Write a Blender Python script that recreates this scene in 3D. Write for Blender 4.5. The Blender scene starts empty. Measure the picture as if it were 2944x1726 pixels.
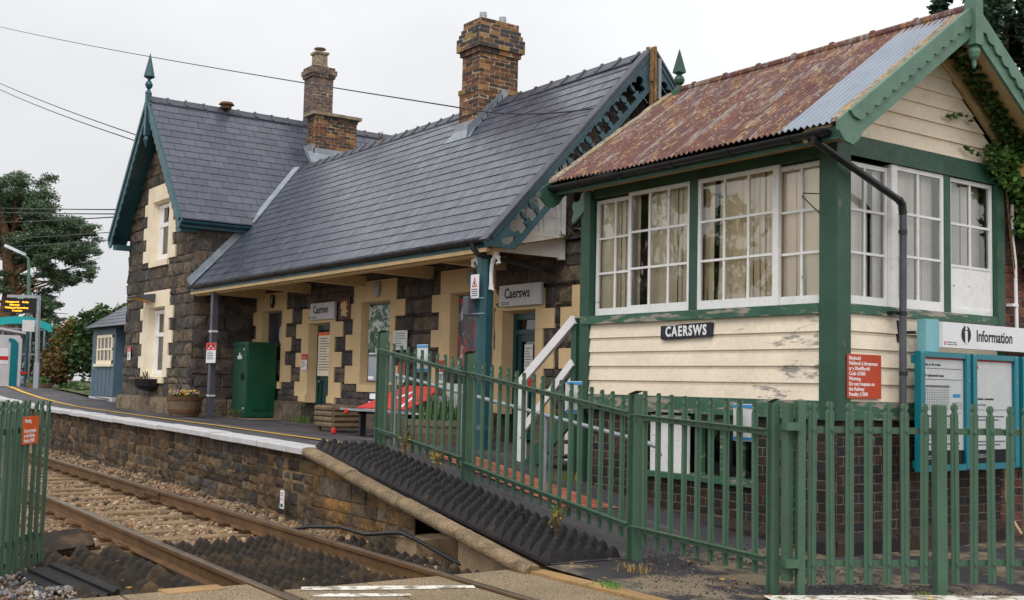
import bpy, math, random
import numpy as np
from mathutils import Vector
random.seed(7); np.random.seed(7)
RD=math.radians
SC=bpy.context.scene
COL=SC.collection
U=random.uniform
def L(r,g,b):
    f=lambda c:(c/255/12.92 if c/255<=.04045 else ((c/255+.055)/1.055)**2.4)
    return (f(r),f(g),f(b))
def jit(c,a=.12,h=.04):
    k=1+U(-a,a)
    return tuple(max(.002,v*k*(1+U(-h,h))) for v in c)
def lerp(a,b,t): return a+(b-a)*t
def V(*a): return np.array(a,float)
class Fr:
    def __init__(s,o,u,v,n=None):
        s.o=V(*o); s.u=V(*u)/np.linalg.norm(u); s.v=V(*v)/np.linalg.norm(v)
        s.n=np.cross(s.u,s.v) if n is None else V(*n)
        s.n=s.n/np.linalg.norm(s.n)
    def __call__(s,a,b,c=0): return s.o+a*s.u+b*s.v+c*s.n
    def sh(s,a=0,b=0,c=0): return Fr(s(a,b,c),s.u,s.v,s.n)
def FF(x,y,z): return Fr((x,y,z),(1,0,0),(0,0,1))     # faces the track (-Y)
def FS(x,y,z): return Fr((x,y,z),(0,1,0),(0,0,1))     # faces +X
def FU(x,y,z): return Fr((x,y,z),(1,0,0),(0,1,0))     # faces up
def FB(p,q):                                          # u from p to q, v up-ish
    d=V(*q)-V(*p); d/=np.linalg.norm(d)
    s=np.cross(d,(0,0,1.)); 
    if np.linalg.norm(s)<1e-6: s=V(1,0,0)
    s/=np.linalg.norm(s); v=np.cross(s,d)
    return Fr(p,d,v,np.cross(d,v))
class MB:
    def __init__(s): s.v=[];s.f=[];s.c=[]
    def add(s,vs,fs,col=(1,1,1)):
        b=len(s.v); s.v.extend([tuple(map(float,p)) for p in vs])
        for f in fs: s.f.append(tuple(b+i for i in f)); s.c.append(col)
        return s
    def box(s,a,b,col=(1,1,1)):
        x0,y0,z0=a;x1,y1,z1=b
        return s.add([(x0,y0,z0),(x1,y0,z0),(x1,y1,z0),(x0,y1,z0),(x0,y0,z1),(x1,y0,z1),(x1,y1,z1),(x0,y1,z1)],
          [(0,3,2,1),(4,5,6,7),(0,1,5,4),(1,2,6,5),(2,3,7,6),(3,0,4,7)],col)
    def fbox(s,F,a0,a1,b0,b1,c0,c1,col=(1,1,1),bev=0):
        if bev: 
            return s.block(F,[(a0,b0),(a1,b0),(a1,b1),(a0,b1)],c0,c1,bev,0,col)
        P=[F(a,b,c) for c in (c0,c1) for a,b in ((a0,b0),(a1,b0),(a1,b1),(a0,b1))]
        return s.add(P,[(0,3,2,1),(4,5,6,7),(0,1,5,4),(1,2,6,5),(2,3,7,6),(3,0,4,7)],col)
    def bar(s,p,q,w,h,col=(1,1,1)):
        F=FB(p,q); n=np.linalg.norm(V(*q)-V(*p))
        return s.fbox(F,0,n,-h/2,h/2,-w/2,w/2,col)
    def plate(s,F,poly,c0,c1,col=(1,1,1)):
        n=len(poly); P=[F(a,b,c) for c in (c0,c1) for a,b in poly]
        fs=[tuple(range(n-1,-1,-1)),tuple(range(n,2*n))]+[(i,(i+1)%n,n+(i+1)%n,n+i) for i in range(n)]
        return s.add(P,fs,col)
    def poly(s,pts,col=(1,1,1)): return s.add(pts,[tuple(range(len(pts)))],col)
    def block(s,F,poly,d0,d1,bev,bulge,col,rough=0):
        n=len(poly); cx=sum(p[0] for p in poly)/n; cy=sum(p[1] for p in poly)/n
        P=[F(a,b,d0) for a,b in poly]; dm=d1-bev*.8
        P+=[F(a,b,dm) for a,b in poly]
        for a,b in poly:
            r=math.hypot(a-cx,b-cy)+1e-9; k=max(.3,1-bev*1.5/r)
            P.append(F(cx+(a-cx)*k,cy+(b-cy)*k,d1+U(-rough,rough)))
        P.append(F(cx+U(-.15,.15)*(max(p[0] for p in poly)-cx),cy,d1+bulge))
        fs=[]
        for i in range(n):
            j=(i+1)%n
            fs+=[(i,j,n+j,n+i),(n+i,n+j,2*n+j,2*n+i),(2*n+i,2*n+j,3*n)]
        return s.add(P,fs,col)
    def tube(s,pts,r,n=8,col=(1,1,1),cap=True):
        pts=[V(*p) for p in pts]; m=len(pts)
        rs=r if hasattr(r,'__len__') else [r]*m
        P=[];up=V(.13,.29,.95)
        for i,p in enumerate(pts):
            d=pts[min(i+1,m-1)]-pts[max(i-1,0)]; d/=np.linalg.norm(d)+1e-12
            a=np.cross(d,up)
            if np.linalg.norm(a)<.05: a=np.cross(d,(1,0,0))
            a/=np.linalg.norm(a); b=np.cross(d,a)
            for k in range(n):
                t=2*math.pi*k/n; P.append(p+rs[i]*(math.cos(t)*a+math.sin(t)*b))
        fs=[(i*n+k,i*n+(k+1)%n,(i+1)*n+(k+1)%n,(i+1)*n+k) for i in range(m-1) for k in range(n)]
        if cap: fs+=[tuple(range(n-1,-1,-1)),tuple(range((m-1)*n,m*n))]
        return s.add(P,fs,col)
    def lathe(s,c,prof,n=12,col=(1,1,1),rot=0,sq=False):
        c=V(*c);P=[]
        for r,z in prof:
            for k in range(n):
                t=2*math.pi*k/n+rot; P.append(c+V(r*math.cos(t),r*math.sin(t),z))
        m=len(prof)
        fs=[(i*n+k,i*n+(k+1)%n,(i+1)*n+(k+1)%n,(i+1)*n+k) for i in range(m-1) for k in range(n)]
        fs+=[tuple(range(n-1,-1,-1)),tuple(range((m-1)*n,m*n))]
        return s.add(P,fs,col)
    def extr(s,path_frames,prof,col=(1,1,1),closed=True):
        # path_frames: list of frames (u = travel ignored); prof in (b,c) = v,n coordinates
        P=[];m=len(prof)
        for F in path_frames: P+=[F(0,b,c) for b,c in prof]
        fs=[]
        for i in range(len(path_frames)-1):
            for k in range(m if closed else m-1):
                fs.append((i*m+k,i*m+(k+1)%m,(i+1)*m+(k+1)%m,(i+1)*m+k))
        if closed: fs+=[tuple(range(m-1,-1,-1)),tuple(range((len(path_frames)-1)*m,len(path_frames)*m))]
        return s.add(P,fs,col)
    def arr(s,vs,fs,cols):   # numpy bulk: vs (N,3), fs (M,k), cols (M,3)
        b=len(s.v); s.v.extend(map(tuple,vs.tolist())); s.f.extend([tuple(r) for r in (fs+b).tolist()]); s.c.extend(map(tuple,cols.tolist())); return s
WL={}
def mkobj(name,mb,mat,parent=None,org=(0,0,0),smooth=False):
    me=bpy.data.meshes.new(name); o3=V(*org)
    va=np.array(mb.v,float).reshape(-1,3)-o3
    me.from_pydata(va.tolist(),[],mb.f)
    at=me.attributes.new('col','FLOAT_COLOR','FACE')
    c=np.ones((len(mb.f),4),np.float32); c[:,:3]=np.array(mb.c,np.float32).reshape(-1,3)
    at.data.foreach_set('color',c.ravel())
    me.materials.append(mat)
    if smooth: 
        me.polygons.foreach_set('use_smooth',[True]*len(me.polygons))
        try: me.set_sharp_from_angle(angle=RD(40))
        except Exception: pass
    me.update()
    o=bpy.data.objects.new(name,me); COL.objects.link(o)
    if parent is not None: o.parent=parent
    else: o.location=org
    WL[o.name]=o3
    return o
def root_org(p): return WL[p.name]
SPLIT={'corner_posts':'corner_post','sill_beams':'sill_beam','side_boarding':'side_boarding','verge_strips':'verge_strip','soffit':'soffit','pipe_clips':'pipe_clip','scroll_brackets':'scroll_bracket','roof_vents':'roof_vent','hoops':'hoop','stringers':'stringer','rails_white':'handrail','feet':'foot','straps':'strap','brackets':'bracket','lead_flashing':'lead_flashing','window_and_door_surrounds':'opening_surround','cross_wing_window_surrounds':'window_surround','front_frame':'front_frame','side_frame':'side_frame','locks':'lock','cross_rails':'cross_rail','cross_wing_bargeboard':'cross_wing_bargeboard','cross_wing_interior':'inner_wall','bolts':'bolt','rear_roof':'rear_roof','broken_finial_stump':'broken_finial_stump','bracket':'bracket','post':'post','tape':'tape','glazing':'glazing'}
def splitmb(mb,eps=.012):
    par=list(range(len(mb.v)))
    def fd(i):
        while par[i]!=i: par[i]=par[par[i]]; i=par[i]
        return i
    for f in mb.f:
        for i in f[1:]: par[fd(i)]=fd(f[0])
    comp={}
    for k,f in enumerate(mb.f): comp.setdefault(fd(f[0]),[]).append(k)
    va=np.array(mb.v); L_=[]
    for r,fs in comp.items():
        ix=list({i for k in fs for i in mb.f[k]}); L_.append([va[ix].min(0)-eps,va[ix].max(0)+eps,fs])
    ch=True
    while ch and len(L_)>1:
        ch=False; out=[]
        for c in L_:
            for o in out:
                if (c[0]<=o[1]).all() and (o[0]<=c[1]).all(): o[0]=np.minimum(o[0],c[0]);o[1]=np.maximum(o[1],c[1]);o[2]=o[2]+c[2];ch=True;break
            else: out.append(c)
        L_=out
    res=[]
    for c in L_:
        m=MB(); ix=sorted({i for k in c[2] for i in mb.f[k]}); mp={i:j for j,i in enumerate(ix)}
        m.v=[mb.v[i] for i in ix]; m.f=[tuple(mp[i] for i in mb.f[k]) for k in c[2]]; m.c=[mb.c[k] for k in c[2]]; res.append(m)
    return res
def part(name,mb,mat,parent,label=None,smooth=False):
    if name in SPLIT:
        for m in splitmb(mb):
            o=mkobj(SPLIT[name],m,mat,parent,root_org(parent),smooth)
            if label: o['label']=label
        return o
    o=mkobj(name,mb,mat,parent,root_org(parent),smooth)
    if label: o['label']=label
    return o
def thing(name,label,cat,loc,group=None):
    o=bpy.data.objects.new(name,None); COL.objects.link(o); o.location=loc; o.empty_display_size=.2
    WL[o.name]=V(*loc); o['label']=label; o['category']=cat
    if group: o['group']=group
    return o
def solo(name,mb,mat,label,cat,group=None,smooth=False,kind=None):
    va=np.array(mb.v); org=((va[:,0].min()+va[:,0].max())/2,(va[:,1].min()+va[:,1].max())/2,va[:,2].min())
    o=mkobj(name,mb,mat,None,org,smooth); o['label']=label; o['category']=cat
    if group: o['group']=group
    if kind: o['kind']=kind
    return o
def struct(name,mb,mat,smooth=False,kind='structure',label=None):
    o=mkobj(name,mb,mat,None,(0,0,0),smooth); o['kind']=kind
    if label: o['label']=label; o['category']=name.replace('_',' ')
    return o
def dup(o,dl,parent):
    c=o.copy(); COL.objects.link(c); c.parent=parent; c.location=V(*o.location)+V(*dl)
    WL[c.name]=WL[o.name]; return c
# ---------- text
def text(name,s,size,F,mat,parent,align='LEFT',bold=0,ext=.003,xs=1.0,line=1.0,top=None,spc=1.0):
    cu=bpy.data.curves.new(name,'FONT'); cu.body=s; cu.size=size; cu.extrude=ext; cu.offset=bold; cu.align_x=align; cu.space_line=line; cu.space_character=spc
    cu.resolution_u=3
    t=bpy.data.objects.new('tmp',cu); COL.objects.link(t)
    dg=bpy.context.evaluated_depsgraph_get(); me=bpy.data.meshes.new_from_object(t.evaluated_get(dg))
    bpy.data.objects.remove(t); bpy.data.curves.remove(cu)
    n=len(me.vertices); a=np.zeros(n*3); me.vertices.foreach_get('co',a); a=a.reshape(-1,3)
    w=F.o+a[:,:1]*xs*F.u+a[:,1:2]*F.v+a[:,2:3]*F.n-root_org(parent)
    me.vertices.foreach_set('co',w.ravel()); me.materials.clear(); me.materials.append(mat); me.update(); me.name=name
    o=bpy.data.objects.new(name,me); COL.objects.link(o); o.parent=parent; WL[o.name]=root_org(parent)
    return o
def fretplate(mb,F,outer,holes,c0,c1,col=(1,1,1)):
    cu=bpy.data.curves.new('tmp','CURVE'); cu.dimensions='2D'; cu.fill_mode='BOTH'; cu.extrude=(c1-c0)/2
    for pts in [outer]+holes:
        sp=cu.splines.new('POLY'); sp.points.add(len(pts)-1); sp.use_cyclic_u=True
        for p,q in zip(sp.points,pts): p.co=(q[0],q[1],0,1)
    t=bpy.data.objects.new('tmp',cu); COL.objects.link(t); dg=bpy.context.evaluated_depsgraph_get(); me=bpy.data.meshes.new_from_object(t.evaluated_get(dg))
    mb.add([F(v.co.x,v.co.y,(c0+c1)/2+v.co.z) for v in me.vertices],[tuple(p.vertices) for p in me.polygons],col)
    bpy.data.objects.remove(t); bpy.data.curves.remove(cu); bpy.data.meshes.remove(me)
# ---------- polygon clipping
def clip(poly,reg):
    out=poly
    n=len(reg)
    for i in range(n):
        ax,ay=reg[i];bx,by=reg[(i+1)%n]
        inp=out;out=[]
        if not inp: return []
        sd=lambda p:(bx-ax)*(p[1]-ay)-(by-ay)*(p[0]-ax)
        for k in range(len(inp)):
            p=inp[k];q=inp[(k+1)%len(inp)];sp=sd(p);sq=sd(q)
            if sp>=-1e-9: out.append(p)
            if (sp>1e-9 and sq<-1e-9) or (sp<-1e-9 and sq>1e-9):
                t=sp/(sp-sq); out.append((p[0]+t*(q[0]-p[0]),p[1]+t*(q[1]-p[1])))
    r=[]
    for p in out:
        if not r or math.hypot(p[0]-r[-1][0],p[1]-r[-1][1])>1e-4: r.append(p)
    if len(r)>1 and math.hypot(r[0][0]-r[-1][0],r[0][1]-r[-1][1])<1e-4: r.pop()
    return r if len(r)>2 else []
def area(p): return abs(sum(p[i][0]*p[(i+1)%len(p)][1]-p[(i+1)%len(p)][0]*p[i][1] for i in range(len(p))))/2
def courses(lo,hi,h,breaks):
    bs=sorted(set([lo,hi]+[b for b in breaks if lo<b<hi])); out=[]
    for a,b in zip(bs,bs[1:]):
        y=a
        while b-y>1e-6:
            d=U(*h); 
            if b-y-d<h[0]*.7: d=b-y
            if d>h[1]*1.45: d/=2
            out.append((y,min(b,y+d))); y+=d
    return out
def spans(lo,hi,holes):
    s=[(lo,hi)]
    for a,b in holes:
        t=[]
        for p,q in s:
            if b<=p or a>=q: t.append((p,q)); continue
            if a>p: t.append((p,a))
            if b<q: t.append((b,q))
        s=t
    return s
def masonry(stone,mort,F,reg,holes,h,w,gap,d,pal,bulge=.02,rough=.008,mortcol=(.2,.17,.14),bev=.012,jog=.2,half=False,alt=None,md=.018):
    """stones with real joints; reg convex CCW; holes [(a0,a1,b0,b1)]"""
    a0=min(p[0] for p in reg);a1=max(p[0] for p in reg);b0=min(p[1] for p in reg);b1=max(p[1] for p in reg)
    br=[x for hh in holes for x in hh[2:4]]
    for ci,(y0,y1) in enumerate(courses(b0,b1,h,br)):
        hs=[(hh[0],hh[1]) for hh in holes if hh[2]<y1-1e-6 and hh[3]>y0+1e-6]
        for p,q in spans(a0,a1,hs):
            m=clip([(p,y0),(q,y0),(q,y1),(p,y1)],reg)
            if m: mort.poly([F(a,b,d-md) for a,b in m],mortcol)
            x=p-(U(0,w[0]) if not half else (w[0]/2 if ci%2 else 0))
            while x<q-1e-6:
                ww=U(*w); 
                if half and alt and ci%2: ww=alt
                if not half and q-(x+ww)<w[0]*.5: ww=q-x
                pl=[(max(x,p)+gap*U(.3,.7),y0+gap*U(.3,.7)),(min(x+ww,q)-gap*U(.3,.7),y0+gap*U(.3,.7)),(min(x+ww,q)-gap*U(.3,.7),y1-gap*U(.3,.7)),(max(x,p)+gap*U(.3,.7),y1-gap*U(.3,.7))]
                if pl[1][0]-pl[0][0]>.012:
                    pl=clip(pl,reg)
                    if pl and area(pl)>2e-4: stone.block(F,pl,d-.03,d+U(-.4,.6)*rough,bev,U(0,bulge),pal() ,rough)
                x+=ww
def slates(mb,F,reg,ex,w,pal,th=.006):
    b0=min(p[1] for p in reg);b1=max(p[1] for p in reg);a0=min(p[0] for p in reg);a1=max(p[0] for p in reg)
    i0=math.floor(b0/ex); i=i0
    while i*ex<b1:
        y0=i*ex;y1=y0+ex*1.02
        x=a0-w*(.5 if i%2 else 0)-U(0,.02)
        while x<a1:
            g=.004; dy=U(-.004,.004)
            pl=clip([(x+g,y0+dy),(x+w-g,y0+dy),(x+w-g,y1),(x+g,y1)],reg)
            if pl and area(pl)>5e-4:
                k=U(0,.002); n=len(pl); t=U(-.002,.002)
                up=lambda b:(.001+th*1.3+k)*(1-(b-y0)/ex)+.004
                P=[F(a,b,up(b)+t*(a-x)/w) for a,b in pl]+[F(a,b,up(b)-th) for a,b in pl]
                mb.add(P,[tuple(range(n))]+[(i_,n+i_,n+(i_+1)%n,(i_+1)%n) for i_ in range(n)],pal())
            x+=w
        i+=1
def arcs(x0,x1,y,r,n,k=6,sgn=-1):
    """scalloped edge points from x0 to x1"""
    pts=[];st=(x1-x0)/n
    for i in range(n):
        for j in range(k+1):
            t=j/k; pts.append((x0+st*(i+t),y+sgn*r*math.sin(math.pi*t)))
    return pts
# ---------- materials
def nd(nt,t,**k):
    n=nt.nodes.new(t)
    for a,b in k.items():
        if a.startswith('i_'): n.inputs[int(a[2:]) if a[2:].isdigit() else a[2:].replace('_',' ')].default_value=b
        else: setattr(n,a,b)
    return n
def ramp(nt,fac,stops):
    r=nd(nt,'ShaderNodeValToRGB'); e=r.color_ramp.elements
    while len(e)<len(stops): e.new(.5)
    for x,(p,c) in zip(e,stops): x.position=p; x.color=(c,c,c,1) if not hasattr(c,'__len__') else (*c,1)
    nt.links.new(fac,r.inputs[0]); return r.outputs[0]
def mixc(nt,f,a,b,mode='MIX'):
    m=nd(nt,'ShaderNodeMix',data_type='RGBA',blend_type=mode)
    for s,v in ((0,f),(6,a),(7,b)):
        if hasattr(v,'links'): nt.links.new(v,m.inputs[s])
        else: m.inputs[s].default_value=(*v,1) if hasattr(v,'__len__') else v
    return m.outputs[2]
def noise(nt,co,scale,det=4,rough=.6,stretch=None,off=None,dist=0):
    if stretch or off:
        mp=nd(nt,'ShaderNodeMapping'); nt.links.new(co,mp.inputs[0])
        if stretch: mp.inputs[3].default_value=stretch
        if off: mp.inputs[1].default_value=off
        co=mp.outputs[0]
    n=nd(nt,'ShaderNodeTexNoise'); n.inputs['Scale'].default_value=scale; n.inputs['Detail'].default_value=det; n.inputs['Roughness'].default_value=rough; n.inputs['Distortion'].default_value=dist
    nt.links.new(co,n.inputs['Vector']); return n.outputs[0]
def mat(name,base='attr',rough=.7,metal=0,var=.18,vs=4,fine=.12,fs=40,bump=.25,bs=35,bd=.01,stains=(),spec=.4,rv=.1,mult=False,base2=None):
    m=bpy.data.materials.new(name); m.use_nodes=True; nt=m.node_tree; P=nt.nodes['Principled BSDF']; lk=nt.links.new
    co=nd(nt,'ShaderNodeTexCoord').outputs['Object']
    if mult:
        r=nd(nt,'ShaderNodeRGB'); r.outputs[0].default_value=(*base2,1); c=r.outputs[0]
    elif base=='attr': c=nd(nt,'ShaderNodeAttribute',attribute_name='col').outputs['Color']
    else:
        r=nd(nt,'ShaderNodeRGB'); r.outputs[0].default_value=(*base,1); c=r.outputs[0]
    if var:
        n=noise(nt,co,vs,5); c=mixc(nt,1.0,c,ramp(nt,n,[(.25,1-var*1.6),(.75,1+var*1.2)]),'MULTIPLY')
    if fine:
        n=noise(nt,co,fs,3); c=mixc(nt,1.0,c,ramp(nt,n,[(.3,1-fine*1.5),(.7,1+fine*1.5)]),'MULTIPLY')
    hsum=None
    for s in stains:
        n=noise(nt,co,s['s'],s.get('d',6),s.get('r',.65),s.get('st'),s.get('off'),s.get('dist',0))
        f=ramp(nt,n,[(s['lo'],0),(s['hi'],s.get('a',1))])
        if 'grad' in s:   # restrict to a zone: axis, from, to (object space)
            sx=nd(nt,'ShaderNodeSeparateXYZ'); lk(co,sx.inputs[0])
            mr=nd(nt,'ShaderNodeMapRange'); mr.inputs[1].default_value=s['grad'][1]; mr.inputs[2].default_value=s['grad'][2]
            lk(sx.outputs[s['grad'][0]],mr.inputs[0])
            mu=nd(nt,'ShaderNodeMath',operation='ADD'); lk(n,mu.inputs[0]); 
            m2=nd(nt,'ShaderNodeMath',operation='MULTIPLY_ADD'); lk(mr.outputs[0],m2.inputs[0]); m2.inputs[1].default_value=s['grad'][3]; m2.inputs[2].default_value=-s['grad'][3]
            lk(m2.outputs[0],mu.inputs[1]); f=ramp(nt,mu.outputs[0],[(s['lo'],0),(s['hi'],s.get('a',1))])
        c=mixc(nt,f,c,s['c'])
    if mult: c=mixc(nt,1.0,c,nd(nt,'ShaderNodeAttribute',attribute_name='col').outputs['Color'],'MULTIPLY')
    lk(c,P.inputs['Base Color'])
    P.inputs['Roughness'].default_value=rough; P.inputs['Metallic'].default_value=metal; P.inputs['Specular IOR Level'].default_value=spec
    if rv:
        n=noise(nt,co,vs*2.3,4); lk(ramp(nt,n,[(.3,max(.03,rough-rv)),(.7,min(1,rough+rv))]),P.inputs['Roughness'])
    if bump:
        b=nd(nt,'ShaderNodeBump'); b.inputs['Strength'].default_value=bump; b.inputs['Distance'].default_value=bd
        lk(noise(nt,co,bs,6,.65),b.inputs['Height']); lk(b.outputs[0],P.inputs['Normal'])
    return m
def emis(name,c,s):
    m=bpy.data.materials.new(name); m.use_nodes=True; P=m.node_tree.nodes['Principled BSDF']
    P.inputs['Base Color'].default_value=(*c,1); P.inputs['Emission Color'].default_value=(*c,1); P.inputs['Emission Strength'].default_value=s; return m
def glass(name,tint=(.9,.93,.93),base=.06,rough=.02,wave=.15,ior=1.5):
    m=bpy.data.materials.new(name); m.use_nodes=True; nt=m.node_tree; nt.nodes.clear(); lk=nt.links.new
    o=nd(nt,'ShaderNodeOutputMaterial'); t=nd(nt,'ShaderNodeBsdfTransparent'); t.inputs[0].default_value=(*tint,1)
    g=nd(nt,'ShaderNodeBsdfGlossy'); g.inputs['Roughness'].default_value=rough
    co=nd(nt,'ShaderNodeTexCoord').outputs['Object']; b=nd(nt,'ShaderNodeBump'); b.inputs['Strength'].default_value=wave; b.inputs['Distance'].default_value=.02
    lk(noise(nt,co,2.2,2),b.inputs['Height']); lk(b.outputs[0],g.inputs['Normal'])
    f=nd(nt,'ShaderNodeFresnel'); f.inputs[0].default_value=ior
    a=nd(nt,'ShaderNodeMath',operation='ADD'); lk(f.outputs[0],a.inputs[0]); a.inputs[1].default_value=base
    x=nd(nt,'ShaderNodeMixShader'); lk(a.outputs[0],x.inputs[0]); lk(t.outputs[0],x.inputs[1]); lk(g.outputs[0],x.inputs[2]); lk(x.outputs[0],o.inputs[0]); return m
def leafmat(name,rough=.55,trans=.25):
    m=bpy.data.materials.new(name); m.use_nodes=True; nt=m.node_tree; P=nt.nodes['Principled BSDF']
    c=nd(nt,'ShaderNodeAttribute',attribute_name='col').outputs['Color']; nt.links.new(c,P.inputs['Base Color'])
    P.inputs['Roughness'].default_value=rough; P.inputs['Specular IOR Level'].default_value=.3
    tr=nd(nt,'ShaderNodeBsdfTranslucent'); nt.links.new(c,tr.inputs[0]); x=nd(nt,'ShaderNodeMixShader'); x.inputs[0].default_value=trans
    o=nt.nodes['Material Output']; nt.links.new(P.outputs[0],x.inputs[1]); nt.links.new(tr.outputs[0],x.inputs[2]); nt.links.new(x.outputs[0],o.inputs[0]); return m
GREYWOOD=(.24,.22,.20)
M={}
M['stone']=mat('rock faced stone',rough=.85,var=.35,vs=5,fine=.3,fs=28,bump=.9,bs=14,bd=.05,stains=[dict(c=L(136,114,88),s=3.2,lo=.56,hi=.72,a=.35),dict(c=L(40,38,36),s=2.1,lo=.54,hi=.7,a=.6,off=(4,2,7)),dict(c=L(120,116,100),s=22,lo=.66,hi=.74,a=.5)])
M['stoneP']=mat('platform wall stone',rough=.9,var=.4,vs=3,fine=.3,fs=30,bump=.9,bs=16,bd=.04,stains=[dict(c=L(40,33,25),s=2.4,lo=.47,hi=.68,a=.8),dict(c=L(138,104,66),s=2.8,lo=.57,hi=.7,a=.4,off=(3,1,2)),dict(c=L(190,175,150),s=5,lo=.66,hi=.74,a=.55,st=(3,3,.6)),dict(c=L(70,72,40),s=8,lo=.64,hi=.75,a=.5)])
M['mortar']=mat('mortar',rough=.95,var=.3,fine=.2,bump=.5,bs=50)
M['brick']=mat('brick',rough=.75,var=.25,vs=6,fine=.22,fs=50,bump=.6,bs=40,bd=.01,stains=[dict(c=L(38,34,34),s=4,lo=.55,hi=.72,a=.6),dict(c=L(170,165,158),s=9,lo=.7,hi=.78,a=.5)])
M['slate']=mat('slate',rough=.3,var=.14,vs=2,fine=.1,fs=60,bump=.35,bs=30,bd=.006,spec=.55,rv=.12,stains=[dict(c=L(150,152,160),s=30,lo=.6,hi=.75,a=.25,st=(1,1,1)),dict(c=L(124,124,130),s=1.1,lo=.54,hi=.74,a=.2,st=(2.2,.35,.35),off=(5,5,1)),dict(c=L(96,92,66),s=9,lo=.68,hi=.75,a=.6)])
M['lead']=mat('lead flashing',L(138,146,156),rough=.45,var=.2,fine=.12,bump=.4,bs=12,bd=.01)
M['ridge']=mat('ridge tile',L(70,72,82),rough=.45,var=.2,bump=.3)
M['cream']=mat('cream wall paint',L(212,184,142),rough=.7,var=.1,vs=1.6,fine=.05,bump=.25,bs=60,bd=.004,stains=[dict(c=L(160,125,85),s=2.5,lo=.62,hi=.8,a=.5,st=(1,1,.5))])
M['creamT']=mat('pale cream window surround paint',L(234,220,196),rough=.7,var=.08,vs=2,fine=.05,bump=.2,bs=60,bd=.004,stains=[dict(c=L(190,150,105),s=2.2,lo=.6,hi=.78,a=.45,st=(1,1,.45))])
M['board']=mat('flaking cream boards',L(231,217,197),rough=.6,var=.07,vs=2,fine=.05,fs=25,bump=.25,bs=18,bd=.006,
  stains=[dict(c=L(200,165,120),s=2.6,lo=.58,hi=.8,a=.35,st=(.5,.5,2)),dict(c=L(140,134,130),s=8,lo=.53,hi=.57,st=(.25,.25,1.1),d=9,r=.75,grad=(0,-1.5,1.4,.3),a=.9),dict(c=L(70,60,52),s=26,lo=.715,hi=.74,a=.85,st=(.5,.5,1))])
M['boardS']=mat('cream side boards',L(231,217,197),rough=.6,var=.08,vs=2,fine=.05,fs=25,bump=.25,bs=18,bd=.006,stains=[dict(c=L(196,160,116),s=3,lo=.55,hi=.8,a=.4,st=(.6,.6,2)),dict(c=L(90,80,70),s=22,lo=.72,hi=.75,a=.8)])
M['green']=mat('green paint',L(45,80,66),rough=.5,var=.16,vs=3,fine=.07,bump=.2,bs=25,bd=.004,stains=[dict(c=L(112,108,98),s=6,lo=.665,hi=.7,st=(1.4,1.4,.35),d=8),dict(c=L(35,55,45),s=3,lo=.58,hi=.75,a=.5)])
M['greenW']=mat('worn green sill paint',L(56,96,78),rough=.6,var=.16,vs=3,fine=.1,bump=.3,bs=25,bd=.005,stains=[dict(c=L(150,142,132),s=4.5,lo=.52,hi=.58,st=(.4,.4,2),d=8),dict(c=L(90,60,45),s=14,lo=.66,hi=.7)])
M['greenL']=mat('light green bargeboard paint',L(88,121,105),rough=.5,var=.14,vs=3,fine=.06,bump=.2,bs=30,bd=.004,stains=[dict(c=L(60,100,80),s=5,lo=.55,hi=.75,a=.5),dict(c=L(180,180,165),s=10,lo=.7,hi=.76,a=.7)])
M['teal']=mat('dark teal paint',L(38,80,90),rough=.4,var=.15,vs=3,fine=.06,bump=.12,bs=30,bd=.003,stains=[dict(c=L(110,125,128),s=7,lo=.7,hi=.76,a=.6)])
M['tealL']=mat('weathered teal bargeboard paint',L(56,84,93),rough=.5,var=.15,vs=4,fine=.08,bump=.15,bs=40,bd=.003,stains=[dict(c=L(165,172,172),s=9,lo=.68,hi=.76,a=.7)])
M['doorg']=mat('door green paint',L(18,62,62),rough=.35,var=.12,fine=.05,bump=.1)
M['fence']=mat('fence green paint',L(72,100,83),rough=.45,var=.12,vs=3,fine=.07,fs=60,bump=.1,bs=60,bd=.002,stains=[dict(c=L(120,135,105),s=30,lo=.72,hi=.77,a=.6),dict(c=L(84,84,60),s=7,lo=.56,hi=.74,a=.55,st=(2.5,2.5,.4)),dict(c=L(150,160,140),s=45,lo=.73,hi=.76,a=.7),dict(c=L(120,80,48),s=16,lo=.72,hi=.76,a=.7)])
M['white']=mat('weathered white paint',L(226,226,228),rough=.55,var=.07,vs=4,fine=.05,bump=.2,bs=40,bd=.003,stains=[dict(c=L(138,132,128),s=9,lo=.66,hi=.69,a=.85,d=8,st=(.8,.8,1.4)),dict(c=L(200,196,188),s=4,lo=.58,hi=.72,a=.35)])
M['whiteC']=mat('clean white',L(232,232,234),rough=.5,var=.04,fine=.03,bump=.05)
M['coping']=mat('white painted coping',L(190,190,193),rough=.7,var=.1,vs=3,fine=.06,bump=.3,bs=30,bd=.005,stains=[dict(c=L(120,112,104),s=4,lo=.62,hi=.72,a=.7),dict(c=L(150,145,140),s=14,lo=.62,hi=.72,a=.5)])
M['copingT']=mat('bare concrete coping',L(134,115,90),rough=.9,var=.35,vs=4,fine=.35,fs=60,bump=1,bs=30,bd=.02,stains=[dict(c=L(75,65,52),s=6,lo=.56,hi=.72,a=.8)])
M['concrete']=mat('tan concrete',L(152,130,102),rough=.9,var=.25,vs=3,fine=.2,fs=50,bump=.5,bs=40,bd=.008,stains=[dict(c=L(85,70,52),s=4,lo=.55,hi=.72,a=.7)])
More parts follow.
